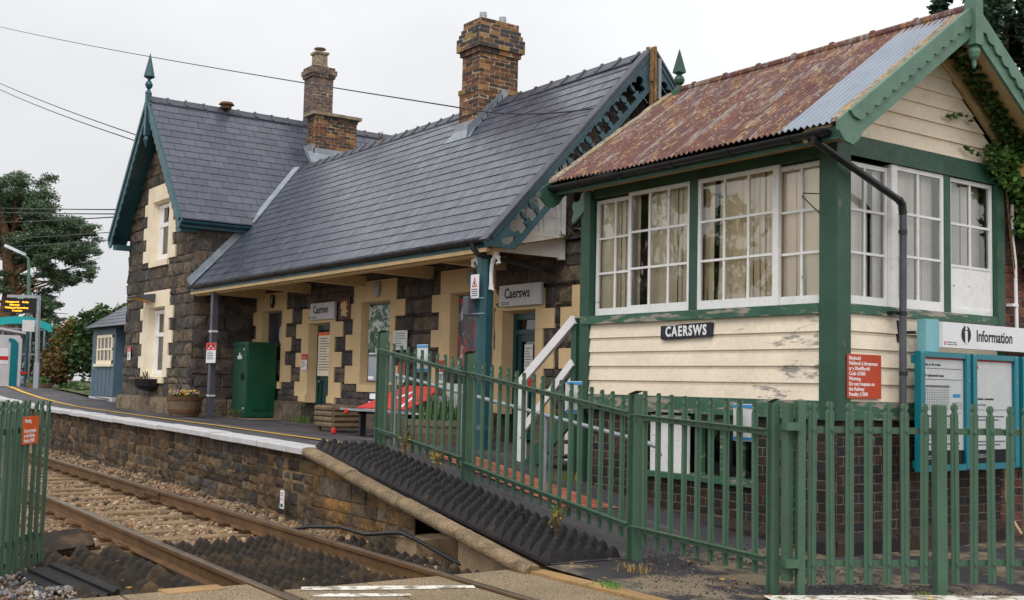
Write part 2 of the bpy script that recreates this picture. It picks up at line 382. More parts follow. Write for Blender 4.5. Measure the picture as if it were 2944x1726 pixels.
M['asphalt']=mat('asphalt',L(74,72,78),rough=.6,var=.25,vs=.9,fine=.22,fs=120,bump=.7,bs=140,bd=.006,stains=[dict(c=L(48,46,52),s=.9,lo=.48,hi=.6,a=.8,st=(.4,2.2,1)),dict(c=L(112,110,116),s=1.1,lo=.54,hi=.64,a=.55,st=(.35,2,1),off=(8,2,1)),dict(c=L(122,114,104),s=1.6,lo=.58,hi=.72,a=.6,off=(3,3,3)),dict(c=L(180,176,170),s=70,lo=.74,hi=.78,a=.6)])
M['road']=mat('gritty tarmac',L(56,54,58),rough=.75,var=.35,vs=1.3,fine=.3,fs=130,bump=.9,bs=120,bd=.008,stains=[dict(c=L(136,122,100),s=1.1,lo=.49,hi=.56,a=.85,off=(1,4,0),d=9,r=.7),dict(c=L(40,38,42),s=1.5,lo=.56,hi=.68,a=.7),dict(c=L(200,196,190),s=75,lo=.73,hi=.77,a=.8)])
M['deck']=mat('exposed aggregate crossing panel',L(148,130,104),rough=.85,var=.15,vs=1.5,fine=.45,fs=75,bump=.8,bs=75,bd=.01,stains=[dict(c=L(62,52,42),s=70,lo=.5,hi=.62,a=.75,r=.5,d=2),dict(c=L(110,98,82),s=2.5,lo=.52,hi=.7,a=.6)])
M['oker']=mat('stained concrete edge',L(160,128,86),rough=.85,var=.25,vs=3,fine=.15,fs=60,bump=.5,bs=50,stains=[dict(c=L(110,90,62),s=6,lo=.58,hi=.7,a=.8)])
M['paintline']=mat('worn white road paint',L(226,222,214),rough=.7,var=.08,fine=.1,fs=90,bump=.4,bs=90,stains=[dict(c=L(128,112,90),s=6,lo=.5,hi=.57,a=.95,d=9,r=.75)])
M['yellow']=mat('yellow platform line',L(222,176,58),rough=.7,var=.12,fine=.15,fs=60,bump=.3,bs=80,stains=[dict(c=L(120,104,70),s=5,lo=.6,hi=.72,a=.7),dict(c=L(222,196,150),s=.5,lo=.5,hi=.6,a=.0)])
M['rail']=mat('rusty rail web',L(104,76,46),rough=.7,var=.25,vs=3,fine=.15,fs=50,bump=.3,bs=50,stains=[dict(c=L(60,42,28),s=3,lo=.55,hi=.75,a=.6,st=(.4,1,1))])
M['railtop']=mat('worn steel rail head',L(120,104,88),rough=.35,metal=.6,var=.2,fine=.1,bump=.1,stains=[dict(c=L(110,74,44),s=6,lo=.58,hi=.7,a=.6,st=(.3,1,1))])
M['rust']=mat('rusted steel',L(92,64,42),rough=.8,var=.3,bump=.4)
M['sleeper']=mat('weathered sleeper',L(132,110,82),rough=.9,var=.25,vs=5,fine=.2,bump=.6,bs=25,stains=[dict(c=L(90,72,50),s=6,lo=.55,hi=.7,a=.7,st=(1,.4,1))])
M['ballast']=mat('ballast stone',rough=.9,var=.2,vs=20,fine=.15,bump=.5,bs=60)
M['ballastG']=mat('ballast fines',L(142,116,92),rough=.95,var=.3,vs=2,fine=.35,fs=45,bump=1,bs=40,bd=.04,stains=[dict(c=L(80,64,50),s=18,lo=.52,hi=.62,a=.7)])
M['mat']=mat('black rubber pyramid panel',L(34,32,34),rough=.75,var=.3,vs=4,fine=.15,bump=.4,bs=40,stains=[dict(c=L(92,82,66),s=5,lo=.6,hi=.72,a=.4)])
M['matB']=mat('rust stained rubber pyramid panel',L(46,39,33),rough=.85,var=.35,vs=3,fine=.2,bump=.5,bs=40,stains=[dict(c=L(112,86,54),s=2.6,lo=.54,hi=.7,a=.6),dict(c=L(36,34,34),s=4,lo=.56,hi=.68,a=.7,off=(2,2,2)),dict(c=L(176,130,60),s=26,lo=.7,hi=.75,a=.7)])
M['black']=mat('black plastic pipe',L(34,35,40),rough=.35,var=.15,fine=.05,bump=.05)
M['greypipe']=mat('dark grey plastic pipe',L(78,79,90),rough=.45,var=.2,vs=3,fine=.05,bump=.05,stains=[dict(c=L(45,45,52),s=2,lo=.55,hi=.7,a=.5)])
M['galv']=mat('galvanised steel',L(160,166,176),rough=.4,metal=.5,var=.15,fine=.06,bump=.05)
M['zinc']=mat('new galvanised roofing sheet',rough=.5,metal=.15,mult=True,base2=L(140,150,164),var=.08,vs=3,fine=.04,bump=.06,stains=[dict(c=L(110,100,96),s=40,lo=.75,hi=.78,a=.7)])
M['rustroof']=mat('rusty corrugated sheet',rough=.6,var=.25,vs=3,fine=.25,fs=60,bump=.4,bs=40,bd=.005,mult=True,base2=L(102,60,52),stains=[
  dict(c=L(90,64,70),s=2.4,lo=.45,hi=.62,a=.8,st=(2.2,.7,.7)),dict(c=L(156,122,82),s=4.2,lo=.52,hi=.58,a=.75,st=(1.8,.8,.8),d=10,r=.8),
  dict(c=L(158,158,160),s=2.3,lo=.53,hi=.6,a=.65,st=(2.6,.5,.5),off=(5,2,1),d=10,r=.8),dict(c=L(184,164,120),s=20,lo=.58,hi=.66,a=.8,st=(1.2,.7,.7),d=6),dict(c=L(84,44,36),s=11,lo=.57,hi=.67,a=.8,st=(2.5,.5,.5),off=(1,7,3))])
M['lichen']=mat('lichened verge',L(150,136,116),rough=.9,var=.35,vs=10,fine=.3,fs=40,bump=.7,bs=40,stains=[dict(c=L(180,140,60),s=5,lo=.55,hi=.65,a=.7),dict(c=L(96,78,66),s=18,lo=.52,hi=.6,a=.7)])
M['ochre']=mat('ochre painted soffit',L(190,152,94),rough=.7,var=.12,vs=3,fine=.06,bump=.1)
M['beam']=mat('cream canopy timber',L(212,184,138),rough=.6,var=.12,vs=3,fine=.05,bump=.15,stains=[dict(c=L(150,112,70),s=3,lo=.58,hi=.75,a=.5)])
M['wood']=mat('weathered timber',L(112,96,74),rough=.85,var=.25,vs=4,fine=.2,bump=.5,bs=25,stains=[dict(c=L(80,64,48),s=5,lo=.55,hi=.7,a=.6)])
M['broken']=mat('splintered bare timber',L(132,102,66),rough=.9,var=.35,vs=9,fine=.3,bump=.8,bs=30,stains=[dict(c=L(70,56,44),s=8,lo=.52,hi=.65,a=.7,st=(3,3,.4))])
M['blind']=mat('yellowed blind fabric',rough=.8,var=.06,vs=3,fine=.03,bump=.1,stains=[dict(c=L(176,128,74),s=2.4,lo=.56,hi=.75,a=.55,grad=(2,2.2,1.1,.18))])
M['room']=mat('dim room wall',L(150,130,105),rough=.9,var=.1,bump=0)
M['dark']=mat('dark void',L(30,28,27),rough=.95,var=.3,bump=.4)
M['soil']=mat('dark soil',L(50,42,34),rough=.95,var=.4,fine=.3,bump=.8)
M['glass']=glass('window glass',tint=(.98,.99,.99),base=.1,wave=.2)
M['glassP']=glass('poster glazing',tint=(.98,.99,.99),base=-.02,ior=1.12)
M['glassD']=glass('dim window glass',tint=(.55,.57,.58),base=.08)
M['tealroof']=mat('bright turquoise roof',L(44,168,172),rough=.35,var=.05,fine=.02,bump=.02)
M['tealsign']=mat('bright teal enamel',L(16,114,128),rough=.35,var=.07,fine=.03,bump=.03,spec=.5)
M['tealpale']=mat('pale teal panel',L(120,176,186),rough=.45,var=.06,fine=.03,bump=.03)
M['sign']=mat('white sign enamel',L(224,224,230),rough=.4,var=.05,fine=.03,bump=.03)
M['signg']=mat('dull grey white sign',L(196,194,200),rough=.45,var=.08,fine=.04,bump=.05)
M['paper']=mat('paper',L(216,218,220),rough=.7,var=.05,vs=6,fine=.03,bump=.15,bs=12,bd=.01)
M['ink']=mat('black ink',L(28,28,34),rough=.5,var=0,fine=0,bump=0,rv=0)
M['inkg']=mat('grey print',L(112,112,118),rough=.6,var=0,fine=0,bump=0,rv=0)
M['red']=mat('red sign paint',L(196,44,40),rough=.45,var=.06,fine=.03,bump=.03)
M['orange']=mat('orange red sign enamel',L(184,66,36),rough=.45,var=.07,fine=.04,bump=.05)
M['orangeF']=mat('faded orange sign enamel',L(222,98,42),rough=.5,var=.08,fine=.04,bump=.05)
M['blue']=mat('blue tape',L(58,150,214),rough=.5,var=.05,fine=.03,bump=.03)
M['navy']=mat('weathered navy nameboard',L(34,38,52),rough=.6,var=.25,vs=8,fine=.15,bump=.4,bs=30,stains=[dict(c=L(110,110,116),s=12,lo=.68,hi=.74,a=.6)])
M['cabinet']=mat('green cabinet enamel',L(14,74,54),rough=.4,var=.1,vs=2,fine=.05,bump=.1,stains=[dict(c=L(30,60,48),s=3,lo=.6,hi=.8,a=.5)])
M['shedblue']=mat('blue grey shed paint',L(82,104,120),rough=.6,var=.14,vs=3,fine=.08,bump=.2,bs=30,stains=[dict(c=L(70,92,104),s=4,lo=.55,hi=.72,a=.5,st=(1,1,.4))])
M['pavers']=mat('red block paving',rough=.85,var=.2,vs=8,fine=.15,bump=.4)
M['leaf']=leafmat('leaves'); M['needle']=leafmat('needles',.6,.15)
M['bark']=mat('bark',L(112,84,62),rough=.95,var=.35,vs=5,fine=.25,bump=1,bs=12,bd=.05,stains=[dict(c=L(140,92,60),s=2,lo=.55,hi=.75,a=.6)])
M['grass']=leafmat('grass blades')
M['bed']=mat('earth ground',L(88,92,60),rough=.95,var=.3,vs=1,fine=.3,bump=.8,bs=20,stains=[dict(c=L(70,60,46),s=.8,lo=.5,hi=.7)])
M['wire']=mat('dark cable',L(46,48,54),rough=.6,var=0,fine=0,bump=0)
M['attr']=mat('painted in its own colours',rough=.6,var=.1,fine=.08,bump=.15)
M['amber']=emis('amber lit lettering',L(255,180,40),1.6)
M['screen']=mat('black display',L(18,18,20),rough=.3,var=0,fine=0,bump=0)
M['lampw']=mat('pale lamp lens',L(214,220,232),rough=.4,var=.04,bump=0)
M['cobble']=M['concrete']
# ---------- signal box
YF,XR,XL,YB=8.93,-7.2,-11.05,11.72
def brickpal(): return jit(random.choice([L(38,30,30),L(46,35,33),L(38,32,34),L(56,40,35),L(36,36,40),L(62,44,37)]),.18)
BM=L(112,100,88)
sb=thing('signal_box','small cream and green timber signal box on a dark brick base with rusty corrugated roof','signal box',(-9.1,10.3,-1.6))
b=MB()
F=FF(0,YF+.05,0)
bh=[(-9.98,-8.28,-.95,-.27)]
def brickwall(mb,F,reg,holes,bm=BM,pal=brickpal,h=.092,w=.235,gap=.009):
    masonry(mb,mb,F,reg,holes,(h,h),(w,w),gap,.02,pal,bulge=.003,rough=.003,mortcol=bm,bev=.004,half=True,md=.003)
brickwall(b,F,[(XL+.08,-1.72),(XR-.02,-1.72),(XR-.02,-.265),(XL+.08,-.265)],bh)
F2=FS(XR-.05,0,0)
brickwall(b,F2,[(YF+.03,-1.72),(YB+.02,-1.72),(YB+.02,-.265),(YF+.03,-.265)],[])
# sloped plinth course
for (Fx,a0,a1) in ((F,XL+.05,XR+.03),(F2,YF-.02,YB)):
    x=a0
    while x<a1:
        w=min(.235,a1-x)
        if w>.03:
            P=[Fx(x+.004,-1.72,.09),Fx(x+w-.006,-1.72,.09),Fx(x+w-.006,-1.44,.09),Fx(x+.004,-1.44,.09),Fx(x+.004,-1.36,.02),Fx(x+w-.006,-1.36,.02)]
            b.add(P,[(0,1,2,3),(3,2,5,4)],brickpal())
        x+=.235
    b.poly([Fx(a0,-1.72,.086),Fx(a1,-1.72,.086),Fx(a1,-1.44,.086),Fx(a0,-1.44,.086)],BM)
b.box((XR-.11,YF-.01,-1.72),(XR+.035,YF+.1,-1.44),L(60,48,48))
part('brick_base',b,M['brick'],sb)
# base window opening
b=MB()
b.fbox(F,-9.98,-8.28,-.95,-.27,-.35,-.33,(.03,.03,.03)); 
part('base_void',b,M['dark'],sb)
b=MB()
for x in (-9.98,-9.22,-8.9,-8.62,-8.33): b.fbox(F,x,x+.05,-.95,-.3,-.2,-.12)
b.fbox(F,-9.98,-8.28,-.36,-.27,-.2,-.1)
b.fbox(F,-10.0,-8.24,-1.0,-.94,-.2,.08)
w=part('base_window',b,M['greenW'],sb,'low green framed window in the brick base')
b=MB(); b.fbox(F,-9.2,-8.3,-.94,-.36,-.17,-.165); part('pane',b,M['glassD'],w)
b=MB(); b.fbox(F,-9.92,-9.3,-.97,-.3,-.06,-.03); part('window_board',b,M['white'],sb,'white painted board over the low window')
# frame timbers
b=MB()
b.box((-7.37,YF-.05,-.27),(XR+.045,YF+.16,2.5))      # corner post
b.box((XL-.02,YF-.045,-.27),(XL+.11,YF+.13,2.42))      # left post
b.box((XL-.16,YF+.03,-1.3),(XL-.045,YF+.15,2.4))      # stair side post
b.box((XR-.13,YB-.11,-.27),(XR+.04,YB+.03,2.36))     # far post
part('corner_posts',b,M['green'],sb)
b=MB()
b.box((XL+.11,YF-.01,2.325),(-7.37,YF+.1,2.44))
b.box((-9.225,YF-.012,.87),(-9.105,YF+.1,2.325))
part('front_frame',b,M['green'],sb)
b=MB()
b.box((XL-.03,YF-.06,.765),(-7.37,YF+.1,.868)); b.box((XR-.1,YF+.16,.775),(XR+.035,YB-.11,.868))
b.box((XL-.02,YF-.03,-.268),(-7.37,YF+.1,-.085)); b.box((XR-.1,YF+.16,-.268),(XR+.03,YB-.11,-.085))
part('sill_beams',b,M['greenW'],sb)
b=MB()
b.box((XR-.1,YF+.16,2.34),(XR+.01,YB+.05,2.55)); b.box((XR-.1,10.68,.868),(XR+.005,10.79,2.34))
b.box((XR-.1,YF+.16,2.34),(XR+.022,YB+.04,2.365))
part('side_frame',b,M['green'],sb)
def lapboards(mb,F,reg,h,lip=.024):
    b0=min(p[1] for p in reg);b1=max(p[1] for p in reg);a0=min(p[0] for p in reg);a1=max(p[0] for p in reg)
    y=b0
    while y<b1-.01:
        pl=clip([(a0,y),(a1,y),(a1,y+h),(a0,y+h)],reg)
        if pl:
            n=len(pl); dep=lambda q:lip*(1-(q-y)/h)+.004
            P=[F(a,q,dep(q)) for a,q in pl]+[F(a,q,-.01) for a,q in pl]
            mb.add(P,[tuple(range(n))]+[(k,n+k,n+(k+1)%n,(k+1)%n) for k in range(n)])
            # bead line just under the board top
            q0,q1=y+h-.028,y+h-.018
            pb=clip([(a0,q0),(a1,q0),(a1,q1),(a0,q1)],reg)
            if pb: 
                n=len(pb); P=[F(a,q,dep(q)+.004) for a,q in pb]+[F(a,q,-.01) for a,q in pb]
                mb.add(P,[tuple(range(n))]+[(k,n+k,n+(k+1)%n,(k+1)%n) for k in range(n)])
        y+=h
b=MB(); lapboards(b,FF(0,YF,0),[(XL+.09,-.085),(-7.37,-.085),(-7.37,.765),(XL+.09,.765)],.17); part('front_boarding',b,M['board'],sb)
b=MB(); lapboards(b,FS(XR,0,0),[(YF+.16,-.085),(YB-.08,-.085),(YB-.08,.775),(YF+.16,.775)],.172)
ridY,ridZ,evY,evZ=10.4,3.9,8.47,2.5
sl=(ridZ-evZ)/(ridY-evY)
lapboards(b,FS(XR-.02,0,0),[(YF+.02,2.55),(YB+.1,2.55),(ridY+.02,2.55+(ridY-YF)*sl+.12)],.166); part('side_boarding',b,M['boardS'],sb)
b=MB()
for s in (1,-1):
    y0=ridY-s*(ridY-evY); b.add([(XR-.02,y0,evZ-.01),(-6.7,y0,evZ-.01),(-6.7,ridY,ridZ-.01),(XR-.02,ridY,ridZ-.01)],[(0,1,2,3)])
    b.bar((XR-.01,y0,evZ-.1),(XR+.01,ridY,ridZ-.1),.05,.12)
part('verge_soffit',b,M['beam'],sb)
b=MB(); lapboards(b,Fr((XL,YB,0),(0,-1,0),(0,0,1)),[(0,-.27),(2.7,-.27),(2.7,2.5),(1.35,3.6),(0,2.5)],.17); b.box((XL,YB,-.27),(XR,YB+.03,2.5)); part('rear_boarding',b,M['boardS'],sb)
# windows
def sash(F,a0,a1,b0,b1,nc,nr,d,bot=.1,par=None,panel=0,sl_=.045,sr=.045,lab=None):
    b=MB(); t=.04
    b.fbox(F,a0,a0+sl_,b0,b1,d-t,d); b.fbox(F,a1-sr,a1,b0,b1,d-t,d)
    b.fbox(F,a0+sl_,a1-sr,b0,b0+bot,d-t,d+.002); b.fbox(F,a0+sl_,a1-sr,b1-.045,b1,d-t,d-.002)
    ia,ib,ja,jb=a0+sl_,a1-sr,b0+bot,b1-.045
    for i in range(1,nc): x=lerp(ia,ib,i/nc); b.fbox(F,x-.013,x+.013,ja,jb,d-t+.004,d-.006)
    for j in range(1,nr): y=lerp(ja,jb,j/nr); b.fbox(F,ia,ib,y-.013,y+.013,d-t+.006,d-.004)
    if panel: b.fbox(F,ia,ib,ja,lerp(ja,jb,panel/nr)-.013,d-t+.01,d-.012)
    w=part('sash_window',b,M['white'],par,lab)
    g=MB(); gb=lerp(ja,jb,panel/nr); g.poly([F(ia,gb,d-.02),F(ib,gb,d-.02),F(ib,jb,d-.02),F(ia,jb,d-.02)]); part('pane',g,M['glass'],w)
    return w
F=FF(0,YF,0)
sash(F,-10.92,-10.22,.87,2.30,2,3,-.045,.09,sb); sash(F,-10.27,-9.225,.87,2.325,3,3,0,.1,sb)
sash(F,-9.105,-7.94,.87,2.325,3,3,0,.1,sb,sr=.075); sash(F,-8.0,-7.36,.87,2.30,2,3,-.045,.09,sb)
F=FS(XR,0,0)
sash(F,9.07,9.85,.87,2.30,2,3,-.05,.09,sb,sr=.1); sash(F,9.79,10.68,.87,2.335,2,3,-.005,.1,sb,sl_=.07); sash(F,10.79,11.6,.87,2.335,2,3,-.02,.06,sb,panel=1,lab='side window with its lower row boarded white')
b=MB(); b.box((XR-.1,9.8,.87),(XR+.0,9.885,2.335)); part('window_mullion',b,M['white'],sb)
# blinds
def blind(F,a0,a1,z0,z1,d,skip=(),curl=0,col=L(240,222,188)):
    b=MB(); x=a0
    while x<a1:
        if not any(p<x<q for p,q in skip):
            an=U(-.35,.35)*(1.0 if curl else .8)+.05; w=.05; sk=U(-.05,.05)*curl
            c=jit(col,.05,.02); n=7
            P=[]
            for k in range(n):
                t=k/(n-1); z=lerp(z0,z1,t); tw=an+sk*6*(1-t)**2; off=sk*(1-t)**2+curl*U(-.004,.004)
                P+=[F(x+off-w*math.cos(tw),z,d-w*math.sin(tw)),F(x+off,z,d+.008),F(x+off+w*math.cos(tw),z,d+w*math.sin(tw))]
            b.add(P,[(3*k+m,3*k+m+1,3*k+m+4,3*k+m+3) for k in range(n-1) for m in (0,1)],c)
        x+=.082
    part('window_blind',b,M['blind'],sb)
F=FF(0,YF,0)
blind(F,-10.9,-9.25,.8,2.32,-.12,[(-10.2,-10.06)],0,L(238,226,200))
blind(F,-9.08,-7.4,.8,2.32,-.11,[(-8.98,-8.86)],1)
F=FS(XR,0,0)
blind(F,9.3,10.66,.8,2.32,-.14,[(9.6,9.7),(10.3,10.4)],0,L(238,234,224)); blind(F,11.15,11.6,.8,2.32,-.2,[],0,L(238,234,224)) 
b=MB()
for (p,q) in (((XL+.03,YF+.1,-.1),(XL+.06,YB-.02,2.5)),((XL+.03,YB-.05,-.1),(XR-.12,YB-.02,2.5)),((XL,YF+.1,-.12),(XR-.12,YB,-.1)),((XL,YF+.1,2.46),(XR-.12,YB,2.48))): b.box(p,q)
b.box((-9.9,10.9,-.1),(-8.5,11.3,1.3)); b.box((-10.9,YB-.3,.9),(-9.9,YB-.06,1.9))
part('interior',b,M['room'],sb)
# roof
def corr(name,x0,x1,mt,dz=0,lab=None,side=1):
    b=MB(); n=max(2,int((x1-x0)/.0095)); P=[]
    y0,z0=(evY,evZ) if side>0 else (2*ridY-evY,evZ)
    for i in range(n+1):
        x=lerp(x0,x1,i/n); h=.014*math.cos(2*math.pi*x/.076)+dz+.03
        sag=.01*math.sin(x*2.1)
        for t in (-.02,.33,.66,1.0):
            y=lerp(y0,ridY,t); z=lerp(z0,ridZ,t)+h+sag*(1-t)
            P.append((x,y,z))
    for i in range(n):
        ph=.5-.5*math.cos(2*math.pi*(lerp(x0,x1,(i+.5)/n))/.076); q=1.12-ph*(.62 if mt is M['rustroof'] else .38)  # corrugation shading put into the face colour: dark valleys, lighter crests
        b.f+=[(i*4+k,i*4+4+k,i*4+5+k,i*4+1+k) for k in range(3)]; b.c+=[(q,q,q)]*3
    b.v=P
    return part(name,b,mt,sb,lab,smooth=True)
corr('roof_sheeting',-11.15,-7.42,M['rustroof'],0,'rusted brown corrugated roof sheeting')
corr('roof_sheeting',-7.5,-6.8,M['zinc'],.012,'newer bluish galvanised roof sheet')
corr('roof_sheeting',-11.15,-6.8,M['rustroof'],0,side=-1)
b=MB(); N_=Fr((0,evY,evZ),(0,ridY-evY,ridZ-evZ),(1,0,0),(0,-(ridZ-evZ),ridY-evY)); LS=math.hypot(ridY-evY,ridZ-evZ)
for sgn in (1,-1):
    for x0,x1 in ((-6.86,-6.665),(-11.2,-11.08)):
        P=[]
        n=30
        for k in range(n+1):
            t=k/n; y=lerp(evY-.05,ridY,t); z=lerp(evZ-.03,ridZ,t)+.065+U(-.008,.008)
            if sgn<0: y=2*ridY-y
            P+=[(x0+U(-.02,.02),y,z),(x1,y,z-.01),(x1,y,z-.035),(x0,y,z-.035)]
        b.add(P,[(4*k+m,4*k+(m+1)%4,4*k+4+(m+1)%4,4*k+4+m) for k in range(n) for m in range(4)]+[(0,1,2,3)])
part('verge_strips',b,M['lichen'],sb)
b=MB(); CAPC=(1,1,1); b.tube([(-11.0,ridY,ridZ+.06),(-9,ridY,ridZ+.05),(-6.72,ridY,ridZ+.06)],.05,10)
for s in (1,-1): b.add([(-11.0,ridY,ridZ+.06),(-6.72,ridY,ridZ+.06),(-6.72,ridY-s*.19,ridZ-.115),(-11.0,ridY-s*.19,ridZ-.115)],[(0,1,2,3)])
x=-10.7
while x<-6.8: b.tube([(x,ridY,ridZ+.06),(x+.03,ridY,ridZ+.06)],.062,10); x+=.56
part('ridge_capping',b,M['rustroof'],sb)
# gutter, fascia, soffit
b=MB()
pts=[(math.cos(t)*.06,math.sin(t)*.06) for t in np.linspace(math.pi,2*math.pi,9)]; pts+=[(p[0]*.85,p[1]*.85) for p in reversed(pts)]
def gutter(mb,p,q,r=.06,clips=()):
    F0=FB(p,q); n=np.linalg.norm(V(*q)-V(*p))
    # profile with v up
    pr=[(math.sin(t)*r,math.cos(t)*r) for t in np.linspace(math.pi/2,3*math.pi/2,11)]
    pr=[(-abs(math.cos(t))*r if False else -math.sin(t)*r,math.cos(t)*r) for t in np.linspace(0,math.pi,11)]
    pr+=[(a*.86,c*.86) for a,c in reversed(pr)]
    mb.extr([F0.sh(0),F0.sh(n)],pr)
    for s in clips:
        mb.extr([F0.sh(s),F0.sh(s+.07)],[(a*1.15,c*1.15) for a,c in pr[:11]]+[(0.004,-r*.8),(0.004,r*.8)])
gutter(b,(-11.2,evY-.03,evZ-.05),(-6.9,evY-.03,evZ-.05),.058,(.55,1.3,2.15,3.0,3.8,4.2))
part('gutter',b,M['black'],sb)
b=MB(); b.box((-11.12,evY+.02,evZ-.15),(-6.82,evY+.045,evZ-.02)); part('fascia',b,M['green'],sb)
b=MB(); b.add([(-11.1,evY+.04,evZ-.13),(-7.0,evY+.04,evZ-.13),(-7.0,YF+.02,evZ-.055),(-11.1,YF+.02,evZ-.055)],[(0,1,2,3)]); b.box((XL+.1,YF-.03,2.44),(XR,YF,2.47))
b.box((XR,YB+.05,2.42),(-6.72,YB+.2,2.56)); part('soffit',b,M['ochre'],sb)
b=MB(); X=-7.05
b.tube([(-7.06,8.43,2.46),(-7.06,8.44,2.36),(-7.06,8.62,2.3)],.04,10); b.tube([(-7.06,8.6,2.31),(-7.05,9.72,1.93)],.036,12)
b.tube([(-7.05,9.7,1.94),(-7.05,9.755,1.9),(-7.05,9.77,1.8)],.042,12); d=part('downpipe',b,M['black'],sb,smooth=True)
b=MB(); b.tube([(-7.05,9.77,1.84),(-7.05,9.76,.4),(-7.05,9.75,-1.6)],.036,12)
part('lower_downpipe',b,M['greypipe'],sb,smooth=True)
b=MB()
for z in (1.62,.8,.2,-.3): b.tube([(-7.05,9.765,z-.02),(-7.05,9.765,z+.02)],.043,12)
b.box((-7.16,9.66,.79),(-7.08,9.76,.82)); part('pipe_clips',b,M['black'],sb)
# bargeboards
def barge(x,th,mt,sx=1,lab=None,dz=0):
    b=MB(); c=2.08; hgt=1.49; n_=math.hypot(c,hgt); u=(0,c/n_,hgt/n_); v=(0,-hgt/n_,c/n_)
    for s in (1,-1):
        uu=(0,s*u[1],u[2]); vv=(0,s*v[1],v[2])
        F=Fr((x,ridY-s*c,evZ+.0+dz),uu,vv,(sx,0,0))
        b.plate(F,[(-.04,.0),(-.1,-.08),(-.08,-.2),(0,-.285),(.1,-.29),(.2,-.255),(n_-.06,-.255),(n_-.06,.0)],0,th)
        up=[(.12,.005),(n_-.1,.005),(n_-.1,-.11)]+list(reversed(arcs(.3,n_-.15,-.115,.035,13)))+[(.26,-.15),(.2,-.14),(.14,-.07)]
        b.plate(F,up,th,th+.028)
    return part('bargeboard',b,mt,sb,lab)
barge(-6.69,.035,M['greenL']); barge(-11.17,.03,M['green'],-1,dz=-.07)
b=MB(); b.box((-6.72,ridY-.065,3.56),(-6.59,ridY+.065,4.03)); b.lathe((-6.655,ridY,4.03),[(.08,0),(.08,.03),(.05,.06),(.06,.13),(.02,.18),(.05,.2),(0.005,.6)],4,rot=.785)
b.lathe((-6.655,ridY,3.34),[(.005,-.02),(.02,0),(.025,.05),(.015,.06),(.045,.1),(.06,.15),(.06,.18),(.035,.2),(.035,.22)],10)
part('finial',b,M['greenL'],sb,'light green gable post with turned pendant')
b=MB(); c=(-10.98,ridY,ridZ); b.lathe(c,[(.09,-.03),(.09,.05),(.05,.09),(.035,.13)],8); b.lathe(c,[(.03,.13),(.065,.16),(.075,.2),(.06,.24),(.03,.27)],10); b.lathe(c,[(.03,.27),(.09,.3),(.085,.33),(.004,.62)],4,rot=.785)
part('finial',b,M['green'],sb,'tall pointed spike finial at the rear of the ridge')
b=MB(); b.plate(FF(0,YF+.05,0),[(XL-.02,2.4),(XL-.05,2.46),(XL-.14,2.43),(XL-.17,2.36),(XL-.22,2.33),(XL-.3,2.34),(XL-.33,2.27),(XL-.3,2.22),(XL-.33,2.1),(XL-.31,2.06),(XL-.02,2.24)],0,.04); part('eaves_bracket',b,M['greenL'],sb)
b=MB(); b.tube([(XR-.18,YF-.02,1.95),(XR-.19,YF-.26,1.93),(XR-.2,YF-.27,1.9),(XR-.17,YF-.04,1.75)],.006,5); part('window_stay',b,M['black'],sb)
# stairs of the signal box
b=MB(); y0,y1=9.0,9.75
for k in range(5):
    t=k/4; x=lerp(-12.45,-11.3,t); z=lerp(-1.12,-.28,t); b.box((x-.02,y0,z-.035),(x+.32,y1,z))
b.box((-11.2,y0,-.14),(XL-.03,y1+.5,-.1))
st=part('steps',b,M['wood'],sb,'weathered grey timber steps')
b=MB(); b.bar((-12.6,y0+.0,-1.32),(-11.15,y0+.0,-.18),.04,.2); b.bar((-12.6,y1,-1.32),(-11.15,y1,-.18),.04,.2)
b.box((-11.36,y0-.05,-1.3),(-11.26,y0+.05,.86)); b.box((-11.36,y1,-1.3),(-11.26,y1+.1,.86)); part('stringers',b,M['green'],st)
b=MB(); b.bar((-12.42,y0-.06,.03),(-11.29,y0-.06,.84),.05,.12); b.bar((-12.42,y0-.06,-.66),(-11.31,y0-.06,.3),.04,.1)
b.bar((-12.42,y1+.04,.03),(-11.29,y1+.04,.84),.05,.12); b.box((-12.48,y0-.06,-1.35),(-12.38,y0+.03,.05)); b.box((-12.48,y1,-1.35),(-12.38,y1+.1,.05)); part('rails_white',b,M['white'],st,'white peeling wooden handrail')
# ---- name board and warning sign
nb=thing('nameboard','navy wooden nameboard with white raised letters CAERSWS on the signal box front','sign',(-9.22,YF-.03,.56))
b=MB(); Fn=Fr((-9.63,YF-.02,.56),(.81,0,.012),(0,0,1)); b.plate(Fn,[(0,0),(.03,-.012),(.79,0),(.81,.02),(.81,.14),(.79,.155),(.3,.152),(.22,.14),(0,.148)],0,.03); part('board',b,M['navy'],nb)
text('lettering','CAERSWS',.155,Fn.sh(.405,.025,.03),M['whiteC'],nb,'CENTER',.005,.004,.82,spc=1.22)
ws=thing('warning_sign','orange red bilingual trespass warning sign beside the signal box corner post','sign',(XR,9.27,-.05))
Fw=FS(XR+.052,9.02,-.055); b=MB(); b.fbox(Fw,0,.52,0,.43,0,.006); part('plate',b,M['orange'],ws)
text('lettering','Rhybudd\nPeidiwch â thresmasu\nar y Rheilffordd\nCosb £1000\nWarning\nDo not trespass on\nthe Railway\nPenalty £1000',.05,Fw.sh(.025,.375,.006),M['whiteC'],ws,'LEFT',.0012,.001,1.0,1.0)
